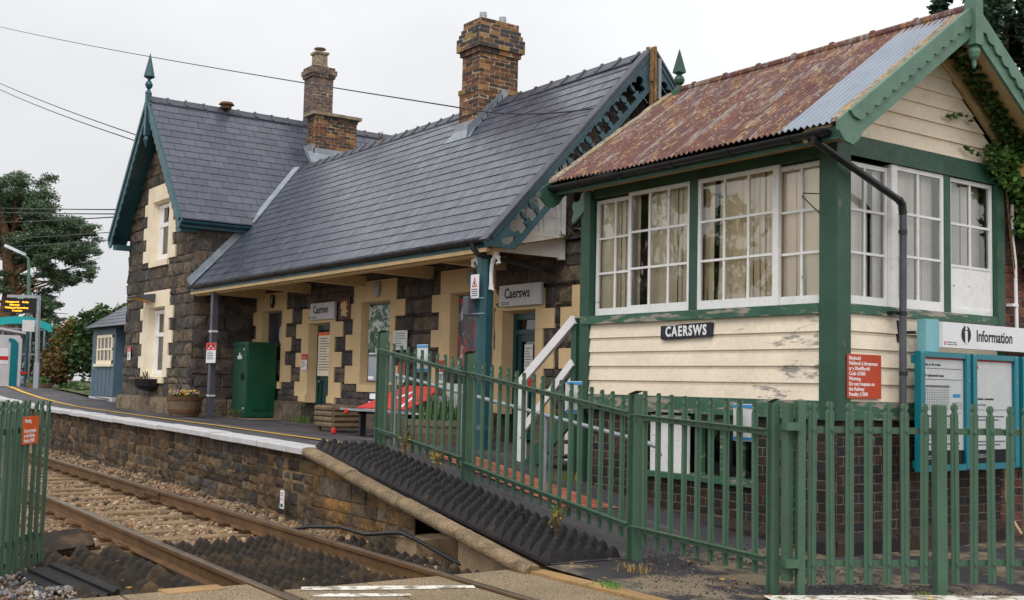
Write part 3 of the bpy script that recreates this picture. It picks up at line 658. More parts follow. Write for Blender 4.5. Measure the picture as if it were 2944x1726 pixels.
# ---------- station building
YM=10.57; YT=9.1
def towpal(): return jit(random.choice([L(92,85,76),L(82,77,72),L(112,99,81),L(70,67,65),L(100,89,74),L(86,80,76)]),.2)
def mainpal(): return jit(random.choice([L(86,78,76),L(78,72,74),L(92,84,78),L(70,66,68),L(100,86,74)]),.15)
def slpal(): return jit(random.choice([L(70,75,90),L(74,79,94),L(67,72,86),L(78,82,96),L(72,75,88)]),.045,.02)
MC=L(120,106,90)
st=thing('station_building','long dark stone station building with slate roof, cream window surrounds and teal bargeboards','station',(-20,11.5,-.9))
# openings: x0,x1,z0,z1,kind
OP=[(-24.97,-23.86,-.05,1.56,'w'),(-22.45,-21.43,-.9,1.21,'d'),(-20.07,-18.92,-.05,1.55,'w'),(-16.79,-15.64,-.05,1.56,'w'),(-15.2,-14.3,-.9,1.19,'d'),(-13.05,-12.0,-.05,1.19,'w')]
F=FF(0,YM,0); b=MB(); sur=MB()
holes=[]
def surround(mb,F,x0,x1,z0,z1,kind,wl,nl,wr,nr,lt,q=.31,plinth=-.47):
    hs=[]
    mb.block(F,[(x0-nl,z1),(x1+nr,z1),(x1+nr,lt),(x0-nl,lt)],-.05,.022,.004,0,(1,1,1)); hs.append((x0-nl,x1+nr,z1,lt))
    zb=z0 if kind=='w' else plinth
    z=z1;k=0
    while z>zb+.05:
        zz=max(zb,z-q); 
        if zz-zb<.12: zz=zb
        for a,w,n,s in ((x0,wl,nl,-1),(x1,wr,nr,1)):
            e=w if k%2==0 else n; e+=U(-.03,.03)
            lo,hi=(a-e,a) if s<0 else (a,a+e)
            mb.block(F,[(lo,zz),(hi,zz),(hi,z-.001),(lo,z-.001)],-.05,.022,.003,0,(1,1,1)); hs.append((lo,hi,zz,z))
        z=zz;k+=1
    # reveals
    mb.add([F(x0,zb,.02),F(x0,z1,.02),F(x0+.05,z1-.04,-.17),F(x0+.05,zb,-.17)],[(0,1,2,3)])
    mb.add([F(x1,zb,.02),F(x1,z1,.02),F(x1-.05,z1-.04,-.17),F(x1-.05,zb,-.17)],[(0,1,2,3)])
    mb.add([F(x0,z1,.02),F(x1,z1,.02),F(x1-.05,z1-.04,-.17),F(x0+.05,z1-.04,-.17)],[(0,1,2,3)])
    if kind=='w':
        mb.block(F,[(x0-.06,z0-.15),(x1+.06,z0-.15),(x1+.06,z0-.002),(x0-.06,z0-.002)],-.1,.055,.01,0,(1,1,1))
        mb.add([F(x0,z0,.03),F(x1,z0,.03),F(x1,z0+.05,-.17),F(x0,z0+.05,-.17)],[(0,1,2,3)])
        hs.append((x0-.06,x1+.06,z0-.15,z0))
    else:
        for s,a in ((-1,x0),(1,x1)):   # splayed foot
            lo,hi=sorted((a,a+s*.34)); mb.block(F,[(lo,zb),(hi,zb),(hi-(0 if s<0 else 0),zb+.16),(lo,zb+.16)],-.05,.075,.03,0,(1,1,1))
    hs.append((x0,x1,zb if kind=='w' else -1,z1))
    return hs
for (x0,x1,z0,z1,k) in OP: holes+=surround(sur,F,x0,x1,z0,z1,k,*((.62,.34,.22,.2) if abs(x0+16.79)<.01 else (.22,.2,.5,.22) if abs(x0+15.2)<.01 else (.62,.34,.55,.22)),z1+.41 if k=='w' and z1>1.3 else z1+.32)
part('window_and_door_surrounds',sur,M['cream'],st)
masonry(b,b,F,[(-25.5,-.47),(-13.85,-.47),(-13.85,2.35),(-25.5,2.35)],holes,(.15,.32),(.2,.6),.012,.0,mainpal,bulge=.03,rough=.012,mortcol=L(66,60,58),bev=.015,md=.01)
masonry(b,b,F,[(-13.85,-.47),(-10.95,-.47),(-10.95,2.17),(-13.85,2.17)],holes,(.2,.34),(.25,.55),.014,.0,towpal,bulge=.04,rough=.015,mortcol=MC,bev=.02)
part('main_wall',b,M['stone'],st)
b=MB(); ph=[(o[0]-.06,o[1]+.06,-2,0) for o in OP if o[4]=='d']
masonry(b,b,F.sh(0,0,.1),[(-25.5,-1.0),(-10.95,-1.0),(-10.95,-.47),(-25.5,-.47)],ph,(.5,.53),(.5,1.0),.01,.0,lambda:jit(L(110,98,86),.15),bulge=.02,rough=.008,mortcol=MC,bev=.03)
for p,q in spans(-25.5,-10.95,[(h[0],h[1]) for h in ph]):
    b.add([F(p,-.485,.1),F(q,-.485,.1),F(q,-.46,0),F(p,-.46,0)],[(0,1,2,3)],L(104,94,84))
    for x in (p,q): b.add([F(x,-1,.1),F(x,-.485,.1),F(x,-.46,0),F(x,-.46,-.3),F(x,-1,-.3)],[(0,1,2,3,4)],L(96,86,78))
part('plinth',b,M['stone'],st)
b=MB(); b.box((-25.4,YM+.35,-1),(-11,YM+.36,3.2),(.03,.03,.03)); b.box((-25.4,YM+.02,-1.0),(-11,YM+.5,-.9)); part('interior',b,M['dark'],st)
# gable end wall and right extension
b=MB(); masonry(b,b,FS(-13.85,0,0),[(YM,1.9),(13.5,1.9),(13.5,3.4),(11.95,5.1),(YM,3.6)],[],(.2,.32),(.25,.55),.014,0,mainpal,bulge=.03,rough=.012,mortcol=MC)
b.box((-13.85,YM+.05,1.9),(-10.95,YM+.5,2.19),L(100,80,66)); part('gable_wall',b,M['stone'],st)
b=MB(); Fr_=Fr((-13.8,YM-.05,2.19),(1,0,0),(0,1,.35)); slates(b,Fr_,[(0,0),(2.85,0),(2.85,2.2),(0,2.2)],.22,.33,slpal); 
for k in range(26): x=U(-13.7,-12.6); b.bar((x,YM-.06,2.2+U(0,.05)),(x+U(-.35,.35),YM-.1+U(-.12,.1),2.25+U(-.05,.18)),.012,.01,L(70,62,52))
part('extension_roof',b,M['slate'],st,'broken slates and dead twigs on the low wall head')
# roof
E0,EZ,RY,RZ=9.0,2.10,11.95,5.30
SL=math.hypot(RY-E0,RZ-EZ); Fm=Fr((0,E0,EZ),(1,0,0),(0,RY-E0,RZ-EZ)); vv=2.175
b=MB()
slates(b,Fm,[(-25.48,-.02),(-13.22,-.02),(-13.22,vv),(-25.48,vv)],.2355,.31,slpal)
slates(b,Fm,[(-25.42,vv),(-13.22,vv),(-13.22,SL),(-26.4,SL)],.2355,.31,slpal)
b.add([Fm(-25.6,0,-.03),Fm(-13.25,0,-.03),Fm(-13.25,SL,-.03),Fm(-26.6,SL,-.03)],[(0,1,2,3)],L(20,20,24))
Fbk=Fr((0,2*RY-E0,EZ),(-1,0,0),(0,-(RY-E0),RZ-EZ)); slates(b,Fbk,[(13.22,0),(27,0),(27,SL),(13.22,SL)],.2355,.5,slpal)
roof=part('roof',b,M['slate'],st)
b=MB()
def ridgetiles(mb,p,q,n):
    p=V(*p);q=V(*q);d=(q-p)/n; L_=np.linalg.norm(d); F0=FB(p,q)
    for k in range(n):
        Fk=F0.sh(k*L_,U(-.006,.006),U(-.005,.005)); pr=[(-.13,-.15),(.0,-.02),(.03,0),(0,.02),(-.13,.15),(-.15,.15),(-.02,0),(-.15,-.15)]
        mb.extr([Fk.sh(.004),Fk.sh(L_-.004)],pr,(1,1,1))
        mb.extr([Fk.sh(-.03,.026),Fk.sh(.035,.03)],pr,jit((1,1,1),.2))
ridgetiles(b,(-13.55,RY,RZ+.02),(-26.5,RY,RZ+.0),28); part('ridge_tiles',b,M['ridge'],roof)
b=MB(); Fl=FS(-25.46,0,0)
b.plate(Fl,[(E0-.04,EZ),(10.5,3.73),(10.5,3.93),(E0-.1,EZ+.14)],0,.02)
b.add([(-25.46,E0-.04,EZ+.01),(-25.3,E0-.04,EZ+.01),(-25.3,10.42,3.66),(-25.46,10.42,3.68)],[(0,1,2,3)])
p,q=V(-25.36,10.35,3.66),V(-26.38,11.92,5.33); b.bar(p,q,.17,.03); part('lead_valley',b,M['lead'],roof)
b=MB(); gutter(b,(-25.45,E0-.06,EZ-.035),(-13.28,E0-.06,EZ-.035),.06,(1.1,3.0,4.9,6.9,8.6,10.4,11.6)); part('gutter',b,M['black'],st)
b=MB(); b.box((-25.45,E0+.01,EZ-.16),(-13.35,E0+.04,EZ-.02)); part('fascia',b,M['teal'],st)
b=MB(); b.box((-25.45,E0+.0,EZ-.215),(-13.4,E0+.07,EZ-.16))
b.add([(-25.45,E0+.05,EZ-.17),(-13.4,E0+.05,EZ-.17),(-13.4,YM,EZ+.16),(-25.45,YM,EZ+.16)],[(0,1,2,3)])
b.box((-25.45,E0+.12,EZ-.24),(-13.45,E0+.26,EZ-.1))
for k in range(9):
    t=k/9; y=lerp(E0+.3,YM,t); b.box((-25.4,y,lerp(EZ-.17,EZ+.16,(y-E0)/1.57)-.02),(-13.45,y+.05,lerp(EZ-.17,EZ+.16,(y-E0)/1.57)-.006))
part('canopy_soffit',b,M['beam'],st)
for x in (-25.0,-22.6,-20.1,-17.55,-15.3):
    b=MB(); b.plate(Fr((x,0,0),(0,1,0),(0,0,1)),[(E0+.1,EZ-.2),(YM,EZ-.24),(YM,EZ-.02),(E0+.1,EZ-.1)],0,.16); part('canopy_beam',b,M['beam'],st)
# canopy post + scroll brackets
b=MB(); px,py=-13.71,9.2; b.lathe((px,py,-1.0),[(.155,0),(.155,.35),(.13,.42),(.125,2.85),(.155,2.87),(.155,2.95)],8,rot=RD(22.5)); pst=part('canopy_post',b,M['teal'],st)
b=MB()
for s in (-1,1):
    c=[(px+s*.14,1.36),(px+s*.155,1.46),(px+s*.15,1.58),(px+s*.16,1.7),(px+s*.19,1.79),(px+s*.26,1.84),(px+s*.33,1.81),(px+s*.34,1.74),(px+s*.29,1.73)]
    b.tube([(x,py,z) for x,z in c],[.03,.03,.028,.03,.035,.035,.035,.03,.022],8); b.tube([(px+s*.14,py,1.4),(px+s*.2,py,1.36),(px+s*.19,py,1.43)],.02,6)
    b.tube([(px+s*.24,py,1.84),(px+s*.24,py,1.9)],.04,6)
part('scroll_brackets',b,M['whiteC'],pst)
b=MB(); b.tube([(px+.05,E0-.06,EZ-.06),(px+.05,E0-.06,EZ-.16),(px+.1,E0+.0,EZ-.24),(-13.6,9.3,1.83),(-13.75,10.45,1.74)],.04,10); part('downpipe',b,M['black'],st,smooth=True)
# end infill boards
b=MB(); Fi=FS(-13.62,0,0); lapboards(b,Fi,[(9.15,1.93),(10.52,1.93),(10.52,3.45),(9.15,2.05)],.3,.01)
for yc in (9.95,10.28): b.tube([Fi(yc-.12,2.3,.02),Fi(yc-.12,2.62,.02),Fi(yc-.08,2.74,.02),Fi(yc,2.79,.02),Fi(yc+.08,2.74,.02),Fi(yc+.12,2.62,.02),Fi(yc+.12,2.3,.02)],.014,6)
b.box((-13.66,10.46,1.9),(-13.56,10.54,3.4)); part('end_boarding',b,M['white'],st)
# fretted bargeboards
def fret(x,sgn,apex=(RY,RZ),foot=(E0,EZ)):
    c=apex[0]-foot[0];h=apex[1]-foot[1];n=math.hypot(c,h)
    Fx=Fr((x,apex[0]-sgn*(c+.1),foot[1]-.1*h/c),(0,sgn*c/n,h/n),(0,-sgn*h/n,c/n),(1,0,0)); n+=.13
    b=MB(); T=.05
    vb=MB(); vb.plate(Fx,[(0,.03),(n,.03),(n,.065),(0,.065)],-.1,T+.035); part('verge_slates',vb,M['ridge'],roof)
    outer=[(-.02,.03),(-.04,-.03),(.29,-.4),(n-.36,-.4),(n-.0,-.06),(n-.0,.03)]
    hs=[[(.2,-.13),(.3,-.17),(.42,-.27),(.36,-.3),(.26,-.28),(.17,-.2)]]
    s_=.6
    while s_<n-.55:
        for (cx,cy,R,ro,m) in ((s_,-.2,.19,.5,3),(s_+.27,-.205,.165,2.6,3)):
            pts=[]
            for k in range(24):
                t=2*math.pi*k/24; r=R*(.42+.58*abs(math.cos(m*.5*(t-ro)))**.8); pts.append((cx+r*math.cos(t)*(1.0 if m==3 else .95),max(-.325,min(-.075,cy+r*math.sin(t)))))
            hs.append(pts)
        s_+=.5
    fretplate(b,Fx,outer,hs,0,T)
    b.plate(Fx,[(.1,-.03),(n-.02,-.03),(n-.02,.02),(.1,.02)],T,T+.018); b.plate(Fx,[(.36,-.395),(n-.42,-.395),(n-.42,-.36),(.36,-.36)],T,T+.014)
    return part('bargeboard',b,M['tealL'],st)
fret(-13.28,1); fret(-13.28,-1)
b=MB()
for i in range(7): b.bar((-13.26+U(-.05,.07),RY+U(-.07,.07),RZ+.09+U(-.08,.03)),(-13.22+U(-.02,.05),RY+U(-.06,.06),RZ-U(.5,1.05)),U(.03,.06),U(.03,.05))
part('broken_finial_stump',b,M['broken'],st,'splintered bare timber stump of a lost finial')
b=MB(); b.box((-13.24,RY+.1,RZ-.75),(-13.18,RY+.15,RZ-.1)); part('vent_pipe',b,M['lead'],st)
# ---- chimneys
def orpal(): return jit(random.choice([L(126,84,56),L(108,72,50),L(88,62,48),L(64,54,48),L(146,104,64),L(74,56,46),L(112,70,54)]),.2)
def dkpal(): return jit(random.choice([L(64,60,64),L(58,56,62),L(76,64,60),L(66,60,62),L(150,118,72),L(108,76,56)]),.2)
def pupal(): return jit(random.choice([L(104,86,84),L(92,78,78),L(112,92,84),L(84,74,76)]),.14)
def brickbox(mb,x0,x1,y0,y1,z0,z1,pal,bm=L(168,150,126),h=.085,w=.23):
    for Fq,a,c in ((FF(0,y0,0),x0,x1),(FS(x1,0,0),y0,y1),(Fr((0,y1,0),(-1,0,0),(0,0,1)),-x1,-x0),(Fr((x0,0,0),(0,-1,0),(0,0,1)),-y1,-y0)):
        masonry(mb,mb,Fq,[(a,z0),(c,z0),(c,z1),(a,z1)],[],(h,h),(w,w),.01,0,pal,bulge=.004,rough=.006,mortcol=bm,bev=.005,half=True,md=.004)
    mb.box((x0+.02,y0+.02,z1-.02),(x1-.02,y1-.02,z1+.004),pal())
def chimney(x0,x1,y0,y1,secs,pal,pots,lab,potm,zb=0):
    b=MB()
    for (z0,z1,e,pl) in secs: brickbox(b,x0-e,x1+e,y0-e,y1+e,z0,z1,pl or pal)
    c=part('chimney',b,M['brick'],roof,lab)
    for (x,y,z,r,h) in pots:
        q=MB(); q.lathe((x,y,z),[(r*1.05,0),(r,.03),(r,h*.4),(r*1.06,h*.42),(r,h*.46),(r,h*.62),(r*1.06,h*.64),(r,h*.68),(r,h),(r*.8,h),(r*.8,h-.06)],12); part('chimney_pot',q,potm,c)
    return c
chimney(-18.1,-17.5,11.5,12.38,[(4.3,5.46,.03,None),(5.46,5.56,.05,dkpal),(5.56,6.2,0,None),(6.2,6.29,.04,None),(6.29,6.54,.09,dkpal),(6.54,6.63,.06,dkpal),(6.63,6.72,.03,dkpal),(6.72,6.86,-.0,orpal)],orpal,[(-17.8,11.75,6.86,.07,.2),(-17.8,12.2,6.86,.07,.2)],'tall orange brown brick chimney with corbelled top and two metal flues',M['galv'])
c=chimney(-28.5,-27.93,13.0,13.6,[(6.0,8.2,0,None),(8.2,8.28,.04,None),(8.28,8.42,.07,None),(8.42,8.5,.03,None)],pupal,[],'slim grey purple brick chimney with a lichened square pot',None,0)
q=MB(); q.lathe((-28.21,13.3,8.5),[(.26,0),(.25,.06),(.23,.08),(.22,.36),(.27,.38),(.27,.44),(.1,.45)],4,rot=.785); q.lathe((-28.21,13.3,8.94),[(.06,0),(.06,.08),(.17,.1),(.15,.13),(.03,.16)],10); part('chimney_pot',q,M['lichen'],c)
c=chimney(-27.3,-26.85,12.6,13.8,[(4.9,6.78,0,None),(6.78,6.88,.02,dkpal)],orpal,[],'low broad orange brick stack beside the slim chimney',None,0)
q=MB(); q.box((-27.4,12.5,6.88),(-26.75,13.9,6.96)); part('cap_slab',q,M['lichen'],c)
b=MB(); b.box((-18.16,11.4,4.68),(-17.44,11.46,4.9)); b.add([(-17.44,11.2,4.5),(-17.44,11.95,5.34),(-17.4,11.95,5.5),(-17.4,11.2,4.72)],[(0,1,2,3)]); b.add([(-18.2,11.2,4.51),(-17.3,11.2,4.51),(-17.42,11.44,4.8),(-18.14,11.44,4.8)],[(0,1,2,3)])
for k in range(6): y=11.42+.11*k; b.box((-17.47,y,4.74+.12*k),(-17.43,y+.13,4.95+.12*k))
b.add([(-26.83,12.4,5.9),(-26.83,13.9,5.9),(-26.3,13.9,5.2),(-26.3,12.4,5.2)],[(0,1,2,3)]); b.box((-27.34,12.52,5.5),(-26.8,12.58,6.1)); b.box((-26.84,12.55,5.5),(-26.8,13.85,6.0))
part('lead_flashing',b,M['lead'],roof)
b=MB(); b.lathe((-22.4,12.15,5.2),[(.05,0),(.05,.25),(.02,.26),(.01,.4)],8); b.lathe((-27.9,10.6,6.9),[(.12,0),(.13,.08),(.2,.1),(.16,.16),(.05,.18)],10); part('roof_vents',b,M['rust'],roof)
# ---- cross wing ("tower")
b=MB(); Ft=FF(0,YT,0); sur=MB(); holes=[]
for (z0,z1,lt) in ((.0,1.72,2.12),(2.88,4.38,4.78)): holes+=surround(sur,Ft,-28.68,-27.42,z0,z1,'w',.62,.4,.55,.3,lt,.3)
part('cross_wing_window_surrounds',sur,M['creamT'],st)
reg=[(-30.6,-.5),(-25.5,-.5),(-25.5,3.75),(-28.05,6.75),(-30.6,3.75)]
masonry(b,b,Ft,reg,holes,(.19,.4),(.22,.66),.016,0,towpal,bulge=.035,rough=.032,mortcol=L(72,65,58),bev=.03)
Fs=FS(-25.5,0,0)
masonry(b,b,Fs,[(YT,-.5),(YM,-.5),(YM,3.7),(YT,3.7)],[],(.26,.42),(.35,.8),.012,0,mainpal,bulge=.04,rough=.02,mortcol=L(84,78,74),bev=.02)
part('cross_wing_wall',b,M['stone'],st)
b=MB()
masonry(b,b,Ft.sh(0,0,.12),[(-30.7,-1.0),(-25.38,-1.0),(-25.38,-.5),(-30.7,-.5)],[],(.5,.5),(.5,.95),.01,0,lambda:jit(L(128,112,94),.14),bulge=.02,mortcol=MC,bev=.02)
masonry(b,b,Fs.sh(0,0,.12),[(YT-.12,-1.0),(YM,-1.0),(YM,-.5),(YT-.12,-.5)],[],(.5,.5),(.5,.9),.01,0,lambda:jit(L(112,100,88),.14),bulge=.02,mortcol=MC,bev=.02)
b.box((-30.68,YT-.1,-.52),(-25.4,YT+.1,-.47),L(120,106,92)); b.box((-25.5,YT-.1,-.52),(-25.4,YM,-.475),L(112,100,88)); part('cross_wing_plinth',b,M['stone'],st)
b=MB(); b.box((-29.2,YT+.3,-1),(-26.9,YT+.32,4.6)); b.box((-30.62,YT+.05,-1),(-30.5,13.5,3.7)); part('cross_wing_interior',b,M['dark'],st)
for (z0,z1) in ((.05,1.66),(2.93,4.32)):
    b=MB(); F=Ft.sh(0,0,-.14); x0,x1=-28.64,-27.46; zm=lerp(z0,z1,.62)
    for p in ((x0,x0+.12,z0,z1),(x1-.12,x1,z0,z1),(x0,x1,z0,z0+.12),(x0,x1,z1-.1,z1),(x0,x1,zm-.05,zm+.05)): b.fbox(F,*p,-.05,.0+.004*(p[1]-p[0]>.5))
    b.fbox(F,x0+.12,x0+.3,z0+.1,z1-.1,-.03,-.015); b.fbox(F,x1-.3,x1-.12,z0+.1,z1-.1,-.03,-.015)
    w=part('sash_window',b,M['whiteC'],st); g=MB(); g.poly([F(x0+.1,z0+.1,-.03),F(x1-.1,z0+.1,-.03),F(x1-.1,z1-.1,-.03),F(x0+.1,z1-.1,-.03)]); part('pane',g,M['glassD'],w)
Fr1=Fr((-25.28,0,3.6),(0,1,0),(-2.77,0,3.3)); TL=math.hypot(2.77,3.3)
b=MB(); slates(b,Fr1,[(8.62,-.02),(10.42,-.02),(11.95,2.2),(8.62,2.2)],.24,.37,slpal); slates(b,Fr1,[(8.62,2.2),(18,2.2),(18,TL),(8.62,TL)],.24,.37,slpal)
b.add([Fr1(8.65,0,-.03),Fr1(10.5,0,-.03),Fr1(18,TL*.7,-.03),Fr1(18,TL,-.03),Fr1(8.65,TL,-.03)],[(0,1,2,3,4)],L(20,20,24))
Fl1=Fr((-30.82,0,3.6),(0,-1,0),(2.77,0,3.3)); slates(b,Fl1,[(-18,0),(-8.62,0),(-8.62,TL),(-18,TL)],.24,.6,slpal)
tr=part('cross_wing_roof',b,M['slate'],st)
b=MB(); ridgetiles(b,(-28.05,8.66,6.92),(-28.05,17.9,6.92),20); part('ridge_tiles',b,M['ridge'],tr)
b=MB(); gutter(b,(-25.24,8.66,3.54),(-25.24,10.45,3.54),.06,(.3,1.2)); b.box((-25.34,8.7,3.4),(-25.3,10.47,3.53)); b.box((-25.5,YT,3.42),(-25.34,10.47,3.46)); part('cross_wing_gutter',b,M['teal'],st)
b=MB()
for s in (1,-1):
    n=TL; Fx=Fr((-28.05+s*2.77,8.66,3.58),(-s*2.77/n,0,3.3/n),(s*3.3/n,0,2.77/n),(0,-1,0))
    b.plate(Fx,[(-.1,.03),(-.12,-.2),(.02,-.3)]+arcs(.12,n-.12,-.27,.045,16,5,1)+[(n,-.3),(n,.03)],0,.04)
    b.plate(Fx,[(.0,.04),(n,.04),(n,-.06),(0,-.06)],.04,.07)
    b.add([Fx(-.1,-.05,0),Fx(n,-.05,0),Fx(n,-.05,-.44),Fx(-.1,-.05,-.44)],[(0,1,2,3)])
    xx=-28.05+s*2.62; b.box((min(xx,xx-s*.3),8.7,3.32),(max(xx,xx-s*.3),YT,3.44)); 
part('cross_wing_bargeboard',b,M['teal'],st)
b=MB(); b.box((-28.12,8.58,5.95),(-27.98,8.7,7.0)); b.lathe((-28.05,8.64,5.95),[(.02,-.3),(.05,-.22),(.08,-.12),(.05,-.02),(.07,0)],8)
b.lathe((-28.05,8.64,7.0),[(.09,0),(.06,.06),(.03,.1),(.08,.16),(.1,.22),(.07,.29),(.035,.32),(.04,.36),(.14,.42),(.13,.46),(.005,1.02)],8); part('finial',b,M['teal'],st,'dark teal spike finial on the cross wing gable')
# rear wing roof slivers seen past the cross wing
b=MB(); Fq=Fr((-31.9,12.2,3.2),(1,0,0),(0,1.6,1.9)); slates(b,Fq,[(0,0),(1.6,0),(1.6,2.5),(0,2.5)],.24,.36,slpal); b.tube([(-31.95,12.15,3.16),(-30.3,12.15,3.16)],.06,8); b.box((-31.7,12.3,2.9),(-30.5,12.5,3.14))
part('rear_roof',b,M['slate'],st)
# ---- doors
def door(x0,x1,z1,glaz,poster):
    F=FF(0,YM+.17,0); b=MB()
    for p in ((x0,x0+.09,-.88,z1),(x1-.09,x1,-.88,z1),(x0,x1,z1-.1,z1),(x0,x1,z1-.34,z1-.26)): b.fbox(F,*p,-.08,.002*(p[1]-p[0]>.5))
    a,c=x0+.1,x1-.1
    for p in ((a,a+.1,-.86,z1-.35),(c-.1,c,-.86,z1-.35),(a,c,-.86,-.7),(a,c,.0,.12),(a,c,z1-.45,z1-.35),((a+c)/2-.04,(a+c)/2+.04,-.7,.0)): b.fbox(F,*p,-.07,-.02-.004*(p[3]-p[2]>.5))
    b.fbox(F,a,c,-.86,.1,-.08,-.05)
    d=part('door',b,M['doorg'],st); g=MB(); g.poly([F(a,.1,-.055),F(c,.1,-.055),F(c,z1-.1,-.055),F(a,z1-.1,-.055)]); part('pane',g,M['glassD'],d)
    h=MB(); h.lathe(F(a+.06,-.02,.0),[(.02,-.02),(.03,0),(.02,.02)],8); part('handle',h,M['galv'],d)
    return F,a,c
F,a,c=door(-22.4,-21.48,1.17,1,1)
F2_,a2,c2=door(-15.15,-14.35,1.15,1,0)
def winframe(x0,x1,z0,z1,mt=None):
    F=FF(0,YM+.13,0); b=MB()
    for p in ((x0,x0+.07,z0,z1),(x1-.07,x1,z0,z1),(x0,x1,z0,z0+.07),(x0,x1,z1-.07,z1)): b.fbox(F,*p,-.06,.002*(p[1]-p[0]>.5))
    w=part('window',b,mt or M['teal'],st); g=MB(); g.poly([F(x0,z0,-.04),F(x1,z0,-.04),F(x1,z1,-.04),F(x0,z1,-.04)]); part('pane',g,M['glassD'],w); return F
for o in OP:
    if o[4]=='w': winframe(o[0]+.05,o[1]-.05,o[2]+.03,o[3]-.03)
# ---------- ground, platform, track
EP=[(-62,10.9,-.6),(-49.7,8.8,-.66),(-41.2,7.8,-.7),(-35,7.2,-.75),(-29.5,6.75,-.77),(-24.3,6.42,-.765),(-18.4,6.18,-.77),(-14.2,5.95,-.775),(-12.25,5.81,-.78),(-7.75,5.72,-1.5)]
def ip(x,t): return float(np.interp(x,[p[0] for p in t],[p[1] for p in t]))
eY=lambda x: ip(x,[(p[0],p[1]) for p in EP])
er=lambda x: ip(x,[(p[0],p[2]) for p in EP]+[(-6.8,-1.55),(10,-1.55)])
sr=lambda x: ip(x,[(-60,-.38),(-42,-.5),(-35,-.7),(-30,-.85),(-14,-.9),(-12.6,-1.0),(-10.95,-1.21),(-9.5,-1.38),(-8.5,-1.49),(-7.2,-1.57),(10,-1.6)])
def gz(x,y):
    e=eY(x) if x<-7.75 else 5.72; t=min(1,max(0,(y-e)/(9.2-e))); return lerp(er(x),sr(x),t)
def sheet(name,xs,ys,fz,mt,f=None,smooth=True,kind='structure'):
    b=MB(); nx,ny=len(xs),len(ys(xs[0]))
    P=[(x,y,fz(x,y)) for x in xs for y in ys(x)]
    b.add(P,[(i*ny+j,(i+1)*ny+j,(i+1)*ny+j+1,i*ny+j+1) for i in range(nx-1) for j in range(ny-1)])
    return struct(name,b,mt,smooth,kind)
b=MB(); b.add([(-400,-300,-2.1),(300,-300,-2.1),(300,500,-2.1),(-400,500,-2.1)],[(0,1,2,3)]); struct('ground',b,M['bed'])
sheet('platform',list(np.arange(-60,-7.74,.4))+[-7.75],lambda x:[eY(x)+.22]+list(np.linspace(eY(x)+.6,12,16))+[16,24],lambda x,y:gz(x,y)+.006*math.sin(x*1.7+y*2.3),M['asphalt'])
sheet('road',list(np.arange(-7.75,9,.5)),lambda x:list(np.linspace(5.88,13,16))+[16,30],lambda x,y:gz(x,y)+.008*math.sin(x*2.1)*math.sin(y*1.9),M['road'])
b=MB(); b.add([(-31,10.6,-.83),(-31,24,-.6),(-70,24,-.3),(-70,14,-.33),(-46,10.2,-.44),(-40,9.95,-.5),(-34,9.6,-.66)],[(0,1,2,3,4,5,6)]); struct('verge',b,M['bed'])
def strip(name,pts,w,mt,dz=.005):
    b=MB()
    for (p,q) in zip(pts,pts[1:]):
        d=V(q[0]-p[0],q[1]-p[1]); d/=np.linalg.norm(d); n=V(-d[1],d[0])*w/2
        n_=max(1,int(np.hypot(q[0]-p[0],q[1]-p[1])/.4))
        for k in range(n_):
            a=[lerp(p[i],q[i],k/n_) for i in (0,1)];c=[lerp(p[i],q[i],(k+1)/n_) for i in (0,1)]
            b.poly([(x,y,gz(x,y)+dz) for x,y in ((a[0]-n[0],a[1]-n[1]),(c[0]-n[0],c[1]-n[1]),(c[0]+n[0],c[1]+n[1]),(a[0]+n[0],a[1]+n[1]))])
    return struct(name,b,mt)
strip('platform_line',[(x,eY(x)+1.02) for x in np.arange(-58,-11,1.0)]+[(-11,6.62)],.11,M['yellow'],.012)
b=MB()
for (a,c) in ((-12.6,-9.8),):
    x=a
    while x<c:
        for k in range(7):
            y=7.55+.11*k+.12*(x+12.6)*-.1; b.poly([(x,y,gz(x,y)+.012),(x+.205,y,gz(x+.2,y)+.012),(x+.205,y+.1,gz(x+.2,y+.1)+.012),(x,y+.1,gz(x,y+.1)+.012)],jit(random.choice([L(166,96,74),L(150,86,68),L(178,112,88)]),.12))
        x+=.215
struct('pavers',b,M['pavers'])
# crossing deck
Rn=lambda x:3.64-.024*(x+12.2); Rf=lambda x:5.16-.024*(x+12.2)
b=MB()
def panel(y0,y1,x0,x1,z=-1.556,mb=None):
    (mb or b).add([(x0,y0(x0),z),(x1,y0(x1),z),(x1,y1(x1),z),(x0,y1(x0),z),(x0,y0(x0),z-.3),(x1,y0(x1),z-.3),(x1,y1(x1),z-.3),(x0,y1(x0),z-.3)],[(0,1,2,3),(0,4,5,1),(1,5,6,2),(2,6,7,3),(3,7,4,0)])
xs=[-8.0,-6.15,-4.3,-2.4,-.5,1.4,3.3,5.2,7]
for x0,x1 in zip(xs,xs[1:]):
    x0+=.008;x1-=.008
    panel(lambda x:Rf(x)+.06,lambda x:5.7,x0,x1); panel(lambda x:Rn(x)+.09,lambda x:(Rn(x)+Rf(x))/2-.008,x0,x1); panel(lambda x:(Rn(x)+Rf(x))/2+.008,lambda x:Rf(x)-.09,x0,x1)
    panel(lambda x:Rn(x)-1.0,lambda x:Rn(x)-.06,x0-.35,x1-.35); panel(lambda x:Rn(x)-3.2,lambda x:Rn(x)-1.02,x0-.35,x1-.35)
struct('crossing_deck',b,M['deck'])
b=MB()
for x0,x1 in ((-7.76,-6.2),(-6.19,-4.6),(-4.59,-3)): panel(lambda x:5.71,lambda x:5.87,x0,x1,-1.535)
b.fbox(FU(-8.42,Rn(-8.4)-.62,-1.6),0,.2,-.1,.35,0,.05); struct('crossing_kerb',b,M['oker'])
b=MB()
